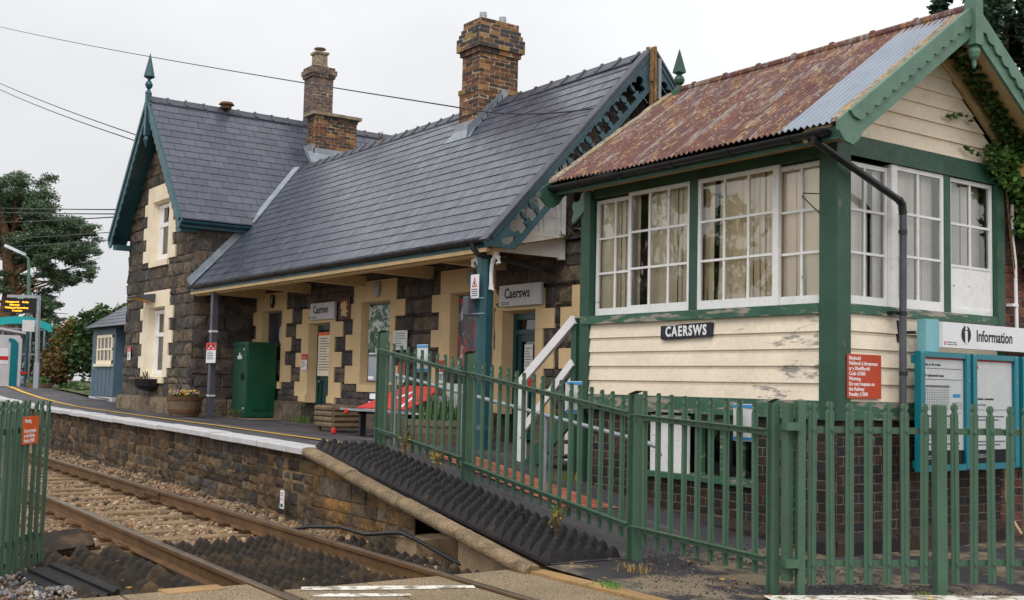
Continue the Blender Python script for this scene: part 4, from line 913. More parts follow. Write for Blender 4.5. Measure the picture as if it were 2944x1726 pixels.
def wl(p,q,w,z):
    d=V(q[0]-p[0],q[1]-p[1]);d/=np.linalg.norm(d);n=V(-d[1],d[0])*w/2; m=14
    for s in range(m):
        a=[lerp(p[i],q[i],s/m) for i in (0,1)];c=[lerp(p[i],q[i],(s+1)/m) for i in (0,1)]; k0=1-.5*abs(s/m-.4);k1=1-.5*abs((s+1)/m-.4)
        b.poly([(a[0]-n[0]*k0,a[1]-n[1]*k0,z),(c[0]-n[0]*k1,c[1]-n[1]*k1,z),(c[0]+n[0]*k1,c[1]+n[1]*k1,z),(a[0]+n[0]*k0,a[1]+n[1]*k0,z)])
wl((-7.97,3.76),(-7.42,4.95),.17,-1.551); wl((-7.7,3.7),(-7.36,4.35),.13,-1.551)
wl((-5.9,6.55),(-4.5,9.05),.3,gz(-5.4,7.4)+.03); struct('road_marking',b,M['paintline'])
# rails
RPROF=[(-.068,-.159),(.068,-.159),(.068,-.148),(.012,-.132),(.01,-.05),(.034,-.036),(.036,-.008),(.026,0),(-.026,0),(-.036,-.008),(-.034,-.036),(-.01,-.05),(-.012,-.132),(-.068,-.148)]
for nm,f,lab in (('n',Rn,'nearer running rail of the single track, beside the green fence'),('f',Rf,'farther running rail, next to the stone platform wall')):
    xs=[-52,-45,-38,-32,-28,-24,-20,-16,-12,-8,-4,0,7]
    cv=lambda x:f(x)+(.008*(-24-x)**2 if x<-24 else 0)
    t=thing('rail',lab,'rail',(-9,f(-9),-1.71),'running rails of the track')
    fr=[Fr((x,cv(x),-1.55),(1,0,0),(0,1,0)) for x in xs]
    b=MB(); b.extr(fr,RPROF); part('rail_body',b,M['rail'],t)
    b=MB(); b.extr(fr,[(-.034,.0),(-.027,.003),(.027,.003),(.034,.0)],closed=False); part('running_surface',b,M['railtop'],t)
    if nm=='f':
        b=MB(); x=-16.2
        for s in (-1,): b.box((x,f(x)-.06,-1.68),(x+.55,f(x)-.012,-1.59)); 
        for k in range(4): b.tube([(x+.08+k*.13,f(x)-.1,-1.63),(x+.08+k*.13,f(x)-.02,-1.63)],.02,6)
        part('fishplate',b,M['rust'],t)
# sleepers
sp=None
def sleeper(x):
    global sp
    yc=(Rn(x)+Rf(x))/2
    if sp is None:
        sp=thing('sleeper','tan weathered sleeper half buried in ballast under the rails','sleeper',(x,yc,-1.85),'sleepers under the track')
        b=MB(); b.block(FU(x,yc,0),[(-.125,-1.25),(.125,-1.25),(.125,1.25),(-.125,1.25)],-1.9,-1.715,.02,0,(1,1,1)); part('sleeper_body',b,M['sleeper'],sp)
        for y in (Rn(x),Rf(x)):
            for s in (-1,1):
                b=MB(); c=V(x,y+s*.12,-1.69); b.tube([c+V(.05,-s*.05,-.005),c+V(.06,s*.03,.02),c+V(0,s*.06,.03),c+V(-.06,s*.03,.03),c+V(-.05,-s*.02,.015),c+V(0,-s*.05,.0)],.02,6); b.box(c+V(-.06,-.05,-.03),c+V(.06,.05,-.012)); part('rail_clip',b,M['rust'],sp)
        return
    c=sp.copy(); COL.objects.link(c); c.location=(x,yc,-1.85); WL[c.name]=WL[sp.name]
    for ch in list(sp.children):
        k=ch.copy(); COL.objects.link(k); k.parent=c
x=-11.55
while x>-25.5: sleeper(x); x-=.65
# ballast
def bz(x,y): 
    z=-1.775+.03*math.sin(x*3.1+y*2)*math.sin(y*4.3+x)
    if y>Rf(x)+.25: z+=.05*min(1,(y-Rf(x)-.25)/.5)
    return z
sheet('ballast_bed',list(np.arange(-60,-7.9,.3)),lambda x:list(np.arange(-4,7.0,.25))+[9+.0*x],bz,M['ballastG'])
ICO=None
def ico():
    t=(1+5**.5)/2; v=np.array([(-1,t,0),(1,t,0),(-1,-t,0),(1,-t,0),(0,-1,t),(0,1,t),(0,-1,-t),(0,1,-t),(t,0,-1),(t,0,1),(-t,0,-1),(-t,0,1)],float); v/=np.linalg.norm(v[0])
    f=np.array([(0,11,5),(0,5,1),(0,1,7),(0,7,10),(0,10,11),(1,5,9),(5,11,4),(11,10,2),(10,7,6),(7,1,8),(3,9,4),(3,4,2),(3,2,6),(3,6,8),(3,8,9),(4,9,5),(2,4,11),(6,2,10),(8,6,7),(9,8,1)]); return v,f
def stones(mb,pts,rs,pal):
    v,f=ico(); n=len(pts); rg=np.random.default_rng(3)
    A=v[None]*(1+rg.uniform(-.32,.28,(n,12,1)))*rg.uniform(.55,1.15,(n,1,3))*np.asarray(rs)[:,None,None]+np.asarray(pts)[:,None,:]
    Fs=(f[None]+12*np.arange(n)[:,None,None]).reshape(-1,3); pl=np.array(pal); c=pl[rg.integers(0,len(pl),n)]*rg.uniform(.7,1.3,(n,1)); mb.arr(A.reshape(-1,3),Fs,np.repeat(c,20,0))
rg=np.random.default_rng(5)
def scatter(n,x0,x1,y0,y1,zf,ok=lambda x,y:True,near=1.6):
    P=[]
    while len(P)<n:
        x=x1-(x1-x0)*rg.random()**near; y=rg.uniform(y0,y1)
        if ok(x,y): P.append((x,y,zf(x,y)))
    return P
BP=[L(146,120,94),L(160,132,106),L(124,102,80),L(132,120,104),L(108,90,72),L(168,148,120),L(150,116,94),L(86,72,60)]
b=MB()
onsl=lambda x:abs(((x+11.55)/.65)-round((x+11.55)/.65))<.24
P=scatter(3400,-27,-11.3,3.6,5.15,lambda x,y:bz(x,y)+.028,lambda x,y:(not onsl(x) or rg.random()<.14) and Rn(x)+.1<y<Rf(x)-.1)
P+=scatter(3600,-27,-9.0,5.2,6.6,lambda x,y:bz(x,y)+.02,lambda x,y:Rf(x)+.1<y<eY(x)+.1)
P+=scatter(3000,-20,-8.8,1.2,3.6,lambda x,y:bz(x,y)+.03,lambda x,y:y<Rn(x)-.1 and not (x>-11.9 and y>2.3))
stones(b,P,[rg.uniform(.026,.05) for _ in P],BP); struct('ballast_stones',b,M['ballast'],kind='stuff')
b=MB(); GP=[L(150,150,158),L(120,124,134),L(176,160,140),L(196,190,182),L(140,112,90),L(96,98,108)]
P=scatter(3400,-10.2,-7.6,.6,2.35,lambda x,y:-1.6+.02*math.sin(9*x),lambda x,y:True,1.0); stones(b,P,[rg.uniform(.01,.025) for _ in P],[tuple(c*.6 for c in q) for q in GP])
P=scatter(1500,-8.0,-4.6,5.9,8.6,lambda x,y:gz(x,y)+.006,lambda x,y:math.sin(x*2.7+y)*math.sin(y*3.1-x)>-.15,1.0); stones(b,P,[rg.uniform(.004,.013) for _ in P],[tuple(c*.4 for c in q) for q in GP]+[L(90,84,78),L(60,56,54),L(52,50,50)])
struct('gravel',b,M['ballast'],kind='stuff')
b=MB(); b.add([(-10.4,.2,-1.63),(-7.4,.2,-1.63),(-7.4,2.45,-1.64),(-10.4,2.3,-1.66)],[(0,1,2,3)]); struct('cess',b,M['ballastG'])
# fallen leaves and twigs
b=MB(); P=scatter(110,-11,-7.8,.8,3.4,lambda x,y:-1.6 if y<2.4 else -1.66,near=1)+scatter(60,-16,-9,3.7,5.0,lambda x,y:bz(x,y)+.09)+scatter(60,-8,-4.6,5.9,9,lambda x,y:gz(x,y)+.02,near=1)
for p in P:
    a=U(0,6.28);r=U(.012,.028);t=U(-.5,.5); c=jit(random.choice([L(206,150,50),L(180,120,50),L(150,100,60),L(214,176,90)]),.15)
    b.add([(p[0]+r*1.3*math.cos(a),p[1]+r*1.3*math.sin(a),p[2]+.012),(p[0]-r*.7*math.sin(a),p[1]+r*.7*math.cos(a),p[2]+r*t+.012),(p[0]-r*1.3*math.cos(a),p[1]-r*1.3*math.sin(a),p[2]+.012),(p[0]+r*.7*math.sin(a),p[1]-r*.7*math.cos(a),p[2]+.012)],[(0,1,2,3)],c)
struct('fallen_leaves',b,M['leaf'],kind='stuff')
# platform wall
pw=thing('platform_wall','dark brown stone wall facing the platform beside the track, capped with coping stones','wall',(-20,6.4,-1.8))
def wallpal(): return jit(random.choice([L(98,76,54),L(80,64,48),L(104,86,62),L(62,55,50),L(122,102,76),L(88,79,72),L(70,57,46),L(78,74,74)]),.24)
b=MB()
for (p,q) in zip(EP[1:-2],EP[2:-1]):
    F=Fr((p[0],p[1]+.07,0),(q[0]-p[0],q[1]-p[1],0),(0,0,1)); n=math.hypot(q[0]-p[0],q[1]-p[1]); z0=min(p[2],q[2])-.1
    masonry(b,b,F,[(0,-1.95),(n,-1.95),(n,q[2]-.1),(0,p[2]-.1)],[],(.09,.19),(.13,.48),.014,0,wallpal,bulge=.035,rough=.018,mortcol=L(136,112,84),bev=.014,md=.012)
p=EP[-2]; n=2.38; q=(p[0]+n,5.765,er(p[0]+n)); F=Fr((p[0],p[1]+.07,0),(q[0]-p[0],q[1]-p[1],0),(0,0,1))
masonry(b,b,F,[(0,-1.95),(n,-1.95),(n,q[2]-.12),(0,p[2]-.1)],[],(.12,.24),(.2,.55),.012,0,lambda:jit(random.choice([L(128,98,62),L(108,84,58),L(146,108,62),L(96,84,70)]),.2),bulge=.02,rough=.008,mortcol=L(138,114,84),bev=.012)
part('stonework',b,M['stoneP'],pw)
b=MB(); b.box((q[0]-.08,5.7,-1.95),(q[0]+.3,6.2,q[2]-.35)); b.plate(FF(0,5.78,0),[(-8.95,-1.95),(-7.7,-1.95),(-7.7,-1.6),(-8.95,er(-8.95)-.1)],-.4,0); part('concrete_abutment',b,M['concrete'],pw)
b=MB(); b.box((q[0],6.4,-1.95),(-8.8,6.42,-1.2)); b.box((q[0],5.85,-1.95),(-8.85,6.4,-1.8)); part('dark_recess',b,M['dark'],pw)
def cope(p,q,mt,lab,w=.3,h=.1,g=.008,flat=False):
    b=MB(); d=V(*q)-V(*p); n=np.linalg.norm(d); F=Fr(p,d,(-d[1],d[0],0),None); 
    if F.n[2]<0: F.n=-F.n
    pr=[(-.05,-h*.98),(-.072,-h*.75),(-.078,-h*.45),(-.068,-h*.2),(-.045,-.006),(-.01,.006),(w-.06,.004),(w-.06,-h)]
    if flat: pr=[(-.06,-h),(-.07,-h*.9),(-.07,-.014),(-.058,0),(w-.06,.004),(w-.06,-h)]
    j=U(-.008,.008); b.extr([F.sh(g,j,j),F.sh(n/2,j+U(-.004,.004),j),F.sh(n-g,j,j)],pr); part('coping_stone',b,mt,pw,lab,smooth=not flat)
x=-46
while x<-12.4:
    x2=min(x+U(.85,1.1) if x>-30 else x+2,-12.28); 
    if -12.28-x2<.4: x2=-12.28
    cope((x,eY(x),er(x)),(x2,eY(x2),er(x2)),M['coping'],'white painted coping stone',h=.085,g=.011,flat=True); x=x2
cs=[-12.27,-11.1,-9.95,-8.85,-7.72]
for a,c in zip(cs,cs[1:]): cope((a,eY(a),er(a)),(c,eY(c),er(c)),M['copingT'],'bare tan concrete coping on the ramp',.13,.1)
# anti trespass panels
def pyr(name,lab,F,nu,nv,p,h,mt,grp='anti trespass panels',pv=None):
    b=MB(); pv=pv or p; t=.2
    b.fbox(F,0,nu*p,0,nv*pv,-.03,0)
    for i in range(nu):
        for j in range(nv):
            a,c=i*p+U(-.006,.006),j*pv+U(-.006,.006); hh=h*U(.9,1.08); ax,ay=U(-.05,.05)*p,U(-.05,.05)*p
            P=[F(a,c,0),F(a+p,c,0),F(a+p,c+pv,0),F(a,c+pv,0)]+[F(a+p*x+ax,c+pv*y+ay,hh*.78) for x,y in ((.33,.33),(.67,.33),(.67,.67),(.33,.67))]+[F(a+p/2+ax,c+pv/2+ay,hh*.96)]
            b.add(P,[(0,1,5,4),(1,2,6,5),(2,3,7,6),(3,0,4,7),(4,5,8),(5,6,8),(6,7,8),(7,4,8)],(1,1,1))
    return solo(name,b,mt,lab,'panel',grp)
xs=[-12.34,-11.2,-10.06,-8.92,-7.78]
for i,(a,c) in enumerate(zip(xs,xs[1:])):
    z0=gz(a,6.0)-.0;z1=gz(c,6.0); 
    F=Fr((a,5.93,z0+.01),(c-a,-.0,z1-z0),(0,.995,-.06)); n=math.hypot(c-a,z1-z0)
    pyr('pyramid_panel',['black pyramid studded panel at the top of the ramp','black pyramid studded panel second down the ramp','black pyramid studded panel third down the ramp','black pyramid studded panel at the foot of the ramp'][i],F,8,6,n/8,.14,M['mat'],pv=.137)
for i,(a,nu) in enumerate(((-11.4,9),(-9.72,9))):
    F=Fr((a,Rn(a)+.14,-1.8),(1,-.024,0),(.024,1,0)); pyr('pyramid_panel',['brown stained pyramid panel between the rails, farther from the crossing','brown stained pyramid panel between the rails, touching the crossing'][i],F,nu,7,.187,.21,M['matB'],pv=.178)
F=Fr((-10.9,Rf(-10.9)+.12,-1.8),(1,-.024,0),(.024,1,0)); pyr('pyramid_panel','narrow brown pyramid panel between the rail and the platform wall',F,15,3,.187,.2,M['matB'],pv=.17)
F=Fr((-11.3,2.35,-1.8),(1,-.024,.01),(.024,1,0)); pyr('pyramid_panel','broad brown pyramid panel on the near side of the track',F,13,4,.25,.22,M['matB'],pv=.265)
F=Fr((-11.75,2.2,-1.72),(.45,.1,.0),(-.05,.9,.2)); 
b=MB()
for k in range(4):
    s=.18*k; b.plate(Fr((-11.9+s,2.15,-1.7+(.1 if k%2 else 0)),(.18,0,(-.1 if k%2 else .1)),(-.25,1,.05)),[(0,0),(.2,0),(.2,1.1),(0,1.1)],-.02,.02)
solo('corrugated_panel',b,M['matB'],'tilted brown corrugated panel beside the green left fence','panel')
b=MB(); F=Fr((-9.62,2.12,-1.56),(.9,.25,-.1),(-.25,.9,.12))
for k in range(4): b.plate(F,[(0,k*.085),(.95,k*.085),(.9,k*.085+.08),(.03,k*.085+.08)],-.06-.02*(k%2),.0+.02*(k%2))
solo('loose_board',b,M['mat'],'loose dark ribbed board lying in the gravel','board')
# black cable and marker plate
b=MB(); c=[(-12.0,5.42,-1.68),(-11.6,5.55,-1.6),(-11.0,5.62,-1.54),(-10.5,5.65,-1.56),(-10.1,5.66,-1.5),(-9.8,5.66,-1.46),(-9.5,5.68,-1.5),(-9.0,5.75,-1.62),(-8.7,5.9,-1.72)]
b.tube(c,.02,8); solo('cable',b,M['black'],'thick black cable looping along the foot of the ramp','cable',smooth=True)
pl=thing('marker_plate','small white marker plate with green mark on the platform wall','plate',(-12.85,5.84,-1.56))
Fp=FF(-13.0,5.82,-1.55); b=MB(); b.block(Fp,[(0,0),(.11,0),(.11,.22),(0,.22)],0,.008,.002,0,(1,1,1)); part('plate',b,M['sign'],pl)
b=MB(); b.fbox(Fp,.025,.085,.02,.06,.008,.01); part('mark',b,M['cabinet'],pl); b=MB(); 
for z in (.11,.15,.18): b.fbox(Fp,.02,.08,z,z+.012,.008,.01)
part('print',b,M['inkg'],pl)
# ---------- fences
def palemesh(h):
    b=MB(); pr=[(-.034,-.010),(-.024,.0),(-.013,.0),(-.007,.013),(.007,.013),(.013,.0),(.024,0),(.034,-.010)]
    lv=[(0,1),(h-.085,1),(h-.075,.72),(h-.062,.6),(h-.05,.72),(h-.04,.92),(h-.02,.86),(h,.5)]
    P=[]
    for z,k in lv: P+=[(x*k,-y,z) for x,y in pr]
    P+=[(x*k,-y+.003,z) for z,k in lv for x,y in pr]
    m=8;N=len(lv);o=m*N
    fs=[(i*m+k,i*m+k+1,(i+1)*m+k+1,(i+1)*m+k) for i in range(N-1) for k in range(m-1)]
    fs+=[(o+a,o+d,o+c,o+b_) for a,b_,c,d in fs]+[((N-1)*m+k,(N-1)*m+k+1,o+(N-1)*m+k+1,o+(N-1)*m+k) for k in range(m-1)]
    fs+=[(i*m,(i+1)*m,o+(i+1)*m,o+i*m) for i in range(N-1)]+[(i*m+7,(i+1)*m+7,o+(i+1)*m+7,o+i*m+7) for i in range(N-1)]
    b.add(P,fs); return b
def pales(parent,h,spots,rz,flip=False,wx=1.0):
    b=palemesh(h); b.v=[tuple(V(*v)+WL[parent.name]) for v in b.v]; o=part('pale',b,M['fence'],parent); ro=WL[parent.name]
    for i,s in enumerate(spots):
        q=o if i==0 else o.copy()
        if i: COL.objects.link(q); q.parent=parent; WL[q.name]=ro
        q.location=V(*s)-ro; q.rotation_euler=(U(-.006,.006),U(-.008,.008),rz+(math.pi if flip else 0)); q.scale=(wx,1,1+U(-.006,.006))
def rsj(parent,x,y,z0,z1,rz=0,name='post',w=.1,d=.1):
    b=MB(); F=Fr((x,y,0),(math.cos(rz),math.sin(rz),0),(0,0,1))
    b.fbox(F,-w/2,-w/2+.012,z0,z1,-d/2,d/2); b.fbox(F,w/2-.012,w/2,z0,z1,-d/2,d/2); b.fbox(F,-w/2+.012,w/2-.012,z0,z1-.02,-.006,.006)
    b.poly([F(-w/2,z1,-d/2),F(w/2,z1+.03,-d/2),F(w/2,z1+.03,d/2),F(-w/2,z1,d/2)]); return part(name,b,M['fence'],parent)
def boxpost(parent,x,y,z0,z1,rz,w=.075,name='post'):
    b=MB(); F=Fr((x,y,0),(math.cos(rz),math.sin(rz),0),(0,0,1)); b.block(Fr((x,y,0),(math.cos(rz),math.sin(rz),0),(-math.sin(rz),math.cos(rz),0),(0,0,1)),[(-w/2,-w/2),(w/2,-w/2),(w/2,w/2),(-w/2,w/2)],z0,z1,.015,.0,(1,1,1)); return part(name,b,M['fence'],parent)
def angle(parent,p,q,s=-1,v=True):
    b=MB(); F=Fr(p,V(*q)-V(*p),(0,0,1),None); n=np.linalg.norm(V(*q)-V(*p)); F.v=V(0,0,1); F.n=V(0,-1,0)
    b.fbox(F,0,n,0,.008,0,.05); b.fbox(F,0,n,-.045,0,0,.008)
    for k in range(int(n/.2)): b.fbox(F,.1+k*.2,.12+k*.2,-.03,-.012,.008,.016)
    part('rail',b,M['fence'],parent)
def railflat(parent,p,q,h=.05):
    b=MB(); b.bar(p,q,.01,h); part('rail',b,M['fence'],parent)
P1,P2,P3,P4=(-12.35,6.77),(-10.5,6.85),(-7.7,6.79),(-6.13,6.83)
rf=thing('palisade_fence','long green palisade fence stepping down the platform ramp in three bays','fence',(-9.2,6.8,-1.5))
pz=[((-12.35,6.77),(-10.5,6.85),.40,.13,-.563,-.80,12,1.22),((-10.5,6.85),(-7.7,6.79),.131,-.217,-.85,-1.197,18,1.27),((-7.7,6.79),(-6.13,6.83),-.236,-.301,-1.21,-1.279,10,1.34)]
for (a,c,t0,t1,l0,l1,n,h) in pz:
    angle(rf,(a[0]+.04,a[1]-.02,t0),(c[0]-.02,c[1]-.02,t1)); angle(rf,(a[0]+.04,a[1]-.02,l0),(c[0]-.02,c[1]-.02,l1))
    pales(rf,h,[(lerp(a[0],c[0],(k+.0)/n),lerp(a[1],c[1],k/n)+.012,lerp(l0,l1,k/n)-.155) for k in range(1,n)],0,True)
rsj(rf,-12.35,6.8,-.95,.6,.0,d=.11); rsj(rf,-10.5,6.87,-1.3,.33,0,d=.11); rsj(rf,-7.7,6.82,-1.6,-.055,0,d=.11); rsj(rf,-6.13,6.85,-1.6,-.09,0,w=.075,d=.07)
gt=thing('palisade_gate','green palisade bay in front of the signal box corner and information boards','fence',(-5.2,8.3,-1.55))
ga=math.atan2(8.045-6.96,-5.42+5.95); ux,uy=math.cos(ga),math.sin(ga)
at=lambda s,z,o=0:(-5.965+ux*s+uy*o,6.925+uy*s-ux*o,z)
boxpost(gt,*at(.035,0)[:2],-1.6,-.06,ga,.06); boxpost(gt,*at(1.19,0)[:2],-1.6,-.075,ga,.085); boxpost(gt,*at(2.58,0)[:2],-1.6,-.09,ga,.085)
for z in (-.29,-1.32): railflat(gt,at(-.06,z,-.045),at(4.2,z,-.045))
for s,z in ((-.05,-.27),(-.05,-1.31)):
    b=MB(); b.bar(at(s-.05,z,.0),at(s+.06,z,.0),.12,.06); part('hinge',b,M['fence'],gt)
SS=[.134+.155*k for k in range(7)]+[1.33+.156*k for k in range(8)]+[2.7+.156*k for k in range(9)]
pales(gt,1.4,[at(s,-1.475,.0) for s in SS],ga,wx=1.06)
b=MB()
for s in SS:
    if 1:
        for z in (-.29,-1.32): b.lathe(at(s,z,.02),[(.012,-.012),(.014,0),(.012,.012)],6)
part('bolts',b,M['fence'],gt)
g2=thing('gate_stile','narrow green steel gate stile between two fence posts','gate',(-6.03,6.93,-1.5)); 
b=MB(); b.box((-6.065,6.87,-1.45),(-5.995,6.93,-.09)); b.box((-6.08,6.9,-1.45),(-6.06,6.96,-.12)); part('stile',b,M['fence'],g2)
b=MB(); b.box((-6.1,6.88,-.32),(-5.98,6.95,-.26)); b.box((-6.1,6.88,-1.36),(-5.98,6.95,-1.3)); part('bracket',b,M['fence'],g2)
LD=V(-.854,.519,0); LN=V(.519,.854,0); LP=lambda k:V(-9.62,1.99,0)+LD*.152*(k-2)
wl_=thing('warning_sign','faded orange trespass warning sign fixed to the green fence at the left edge','sign',(-9.85,2.12,-.6))
Fw=Fr(tuple(LP(3.55)+LN*.03+V(0,0,-.57)),LD,(0,0,1)); b=MB(); b.fbox(Fw,0,.37,0,.225,0,.006); part('plate',b,M['orangeF'],wl_)
text('lettering','Warning\n\nDo not trespass\non the Railway\nPenalty £1000',.042,Fw.sh(.03,.175,.007),M['whiteC'],wl_,'LEFT',.0012,.001,1.0,.95)
lf=thing('palisade_fence','green palisade fence by the track at the left edge, seen nearly end on','fence',(-9.9,2.1,-1.6)); la=math.atan2(LD[1],LD[0])
for z in (-.46,-1.36):
    b=MB(); b.bar(LP(-2)-LN*.045+V(0,0,z),LP(8.3)-LN*.045+V(0,0,z),.012,.05); part('rail',b,M['fence'],lf)
pales(lf,1.38,[tuple(LP(k)+V(0,0,-1.6)) for k in range(-1,9)],la,True)
pales(lf,1.36,[tuple(LP(k+.5)-LN*.2+V(0,0,-1.58)) for k in range(0,7)],la,True)
boxpost(lf,*(LP(5.5)-LN*.1)[:2],-1.7,-.24,la,.07)
# tubular handrail behind the ramp fence
hr=thing('handrail','grey galvanised tube handrail sloping down behind the green fence','handrail',(-11,7.7,-1.2))
b=MB(); b.tube([(-13.9,7.72,.1),(-13.7,7.7,.11),(-8.6,7.7,-.53),(-8.38,7.7,-.57),(-8.34,7.7,-.66)],.026,10); part('tube',b,M['galv'],hr,smooth=True)
for x in (-13.6,-11.9,-10.2,-8.6): b=MB(); b.tube([(x,7.7,gz(x,7.7)-.05),(x,7.7,lerp(.11,-.53,(x+13.7)/5.1))],.024,8); part('post',b,M['galv'],hr)
# ---------- signs and furniture
def station_sign(x0,x1,z0,z1,lab,y,wire):
    t=thing('station_sign',lab,'sign',((x0+x1)/2,y,z0)); F=Fr((x0,y,z0),(1,.0,0),(0,0,1)); w=x1-x0;h=z1-z0
    b=MB(); b.block(F,[(0,0),(w,0),(w,h),(0,h)],-.06,0,.008,0,(1,1,1)); part('board',b,M['signg'],t)
    text('lettering','Caersws',h*.66,F.sh(w*.14,h*.38,.001),M['ink'],t,'LEFT',.005,.002,.9*w/h/3.35)
    text('small_print','Trafnidiaeth Cymru\nTransport for Wales',h*.085,F.sh(w*.06,h*.16,.001),M['inkg'],t,'LEFT',.0,.002,1)
    b=MB(); 
    for z in (h*.2,h*.8):
        b.tube([F(-.02,z,-.03),F(-.12,z-.02,-.04),F(-.16,z-.08,-.13)],.01,5); b.tube([F(w*.92,z,-.05),F(w*.92,z,-.16)],.014,5)
    part('brackets',b,M['black'],t)
station_sign(-22.25,-21.11,1.27,1.62,'white Caersws station name sign over the left station doorway',YM-.1,0)
station_sign(-15.17,-14.05,1.25,1.59,'white Caersws station name sign over the right doorway near the canopy post',YM-.12,0)
# plaque with dragon
t=thing('plaque','dark red plaque with a pale heraldic dragon emblem on the station wall','plaque',(-20.75,YM,1.24)); F=FF(-21.02,YM-.045,1.24)
b=MB(); b.fbox(F,0,.5,0,.46,-.02,.0); part('board',b,mat('dark red plaque',L(84,34,34),rough=.5,stains=[dict(c=L(50,26,26),s=6,lo=.5,hi=.7)]),t)
b=MB(); b.plate(F,[(.1,.06),(.2,.09),(.3,.07),(.42,.06),(.36,.1),(.39,.16),(.43,.15),(.41,.2),(.34,.2),(.36,.27),(.43,.3),(.36,.31),(.38,.38),(.3,.34),(.26,.41),(.22,.33),(.15,.39),(.16,.32),(.09,.34),(.13,.27),(.08,.24),(.15,.22),(.17,.17),(.1,.15),(.16,.12)],.0,.012); part('emblem',b,M['beam'],t)
# crests on the lintels
for x,c1,lab in ((-24.35,M['ink'],'small black and white shield crest on the lintel beside the cross wing'),(-19.4,M['galv'],'grey shield crest on the middle window lintel'),(-16.1,M['galv'],'pale grey shield crest on the lintel behind the canopy post')):
    t=thing('crest',lab,'crest',(x,YM-.04,1.62)); F=FF(x,YM-.036,1.62); b=MB(); b.plate(F,[(-.1,.28),(-.1,.1),(-.06,.03),(0,0),(.06,.03),(.1,.1),(.1,.28),(.05,.3),(0,.28),(-.05,.3)],0,.03); part('shield',b,c1,t)
    b=MB(); b.plate(F,[(-.05,.22),(0,.06),(.05,.22),(.02,.18),(0,.24),(-.02,.18)],.03,.036); b.plate(F,[(-.075,.25),(.075,.25),(.07,.265),(-.07,.265)],.03,.036); part('device',b,M['signg'],t)
# posters in the windows and door
def postmat(nm,c0,c1,c2,s,st=(1,1,1)):
    return mat(nm,c0,rough=.35,var=.1,fine=.05,bump=.3,bs=6,bd=.02,stains=[dict(c=c1,s=s,lo=.47,hi=.53,st=st,dist=1.5),dict(c=c2,s=s*1.3,lo=.55,hi=.6,st=st,off=(3,5,2),dist=1.5)])
def poster(x0,x1,z0,z1,m,lab,extra=None):
    F=FF(0,YM+.1,0); t=thing('poster',lab,'poster',((x0+x1)/2,YM+.19,z0)); b=MB(); b.fbox(F,x0,x1,z0,z1,-.01,0); part('sheet',b,m,t)
    if extra: extra(F,t)
    return t
def ex1(F,t):
    b=MB(); b.lathe((0,0,0),[(.17,-.004),(.17,.004)],20); b.v=[tuple(F(-24.1+v[0]*.8,1.02+v[1]*1.2,.006+v[2])) for v in b.v]; part('pale_disc',b,M['signg'],t)
    b=MB(); b.fbox(F,-24.3,-24.0,.1,.45,.001,.005); part('pale_panel',b,M['signg'],t)
poster(-24.85,-23.95,.02,1.5,postmat('night blue poster',L(44,46,58),L(60,58,66),L(90,84,88),1.6),'dark blue poster with pale disc in the window beside the cross wing',ex1)
poster(-19.98,-19.0,.52,1.48,postmat('green leafy poster',L(38,92,62),L(206,214,204),L(24,62,44),3.4),'green and white patterned poster filling the middle window')
poster(-16.7,-15.72,.3,1.48,postmat('red black and silver poster',L(70,78,84),L(188,52,44),L(200,200,204),2.4,(1,1,.5)),'grey and red glossy poster in the window behind the canopy post')
t=poster(-22.2,-21.55,.1,1.02,M['creamT'],'cream text poster in the glazed upper half of the left door')
F=FF(0,YM+.1,0); b=MB(); b.fbox(F,-22.2,-21.55,.95,1.02,.001,.004); part('heading',b,M['orangeF'],t)
b=MB()
for k in range(13): b.fbox(F,-22.15,-22.15+U(.25,.55),.88-.055*k,.897-.055*k,.001,.003)
part('text_lines',b,M['inkg'],t)
def notice(name,lab,F,w,h,top=None,m=None,lines=5,topc=None):
    t=thing(name,lab,'notice',tuple(F.o)); b=MB(); b.fbox(F,0,w,0,h,-.008,0); part('sheet',b,m or M['sign'],t)
    if top: b=MB(); b.fbox(F,0.0,w,h*(1-top),h,.001,.004); part('heading',b,topc or M['red'],t)
    if top: 
        b=MB(); 
        for s in (.28,.72): b.lathe((0,0,0),[(w*.07,-.001),(w*.07,.001)],8); 
        n=len(b.v)//2; b.v=[tuple(F(w*(.28 if i<n else .72)+v[0],h*(1-top*.45)+v[1],.006)) for i,v in enumerate(b.v)]
        b.fbox(F,w*.36,w*.64,h*(1-top*.52),h*(1-top*.42),.004,.006); b.fbox(F,w*.23,w*.33,h*(1-top*.85),h*(1-top*.55),.004,.006); b.fbox(F,w*.67,w*.77,h*(1-top*.85),h*(1-top*.55),.004,.006); part('pictogram',b,M['whiteC'],t)
    if lines:
        b=MB()
        for k in range(lines): z=h*(1-(top or .05))-h*.12-k*h*(.78-(top or 0))/lines; b.fbox(F,w*.12,w*U(.5,.88),z,z+h*.035,.001,.003)
        part('text_lines',b,M['inkg'],t)
    return t
notice('distance_notice','red topped distancing notice on the grey downpipe beside the barrel',FF(-24.4,9.04,.33),.56,.44,.36) 
notice('distance_notice','red topped distancing notice left of the left station door',FF(-22.68,YM-.05,.22),.26,.34,.36)
notice('distance_notice','small red topped notice left of the ground floor window of the cross wing',FF(-30.15,YT-.05,.42),.26,.36,.4)
notice('notice','white typed notice on the wall right of the middle window',FF(-18.72,YM-.05,.6),.52,.36,None,M['paper'],6)
notice('distance_notice','red topped notice low on the wall behind the first fence bay',FF(-18.5,YM-.05,-.0),.24,.36,.6)
notice('distance_notice','red and white notice left of the window behind the canopy post',FF(-17.1,YM-.05,-.0),.24,.4,.5)
notice('notice','white notice on the glass of the right doorway',FF(-14.8,YM+.15,.25),.22,.4,None,M['paper'],7)
notice('notice','red notice low on the glass of the right doorway',FF(-14.8,YM+.15,-.02),.26,.2,None,M['red'],0)
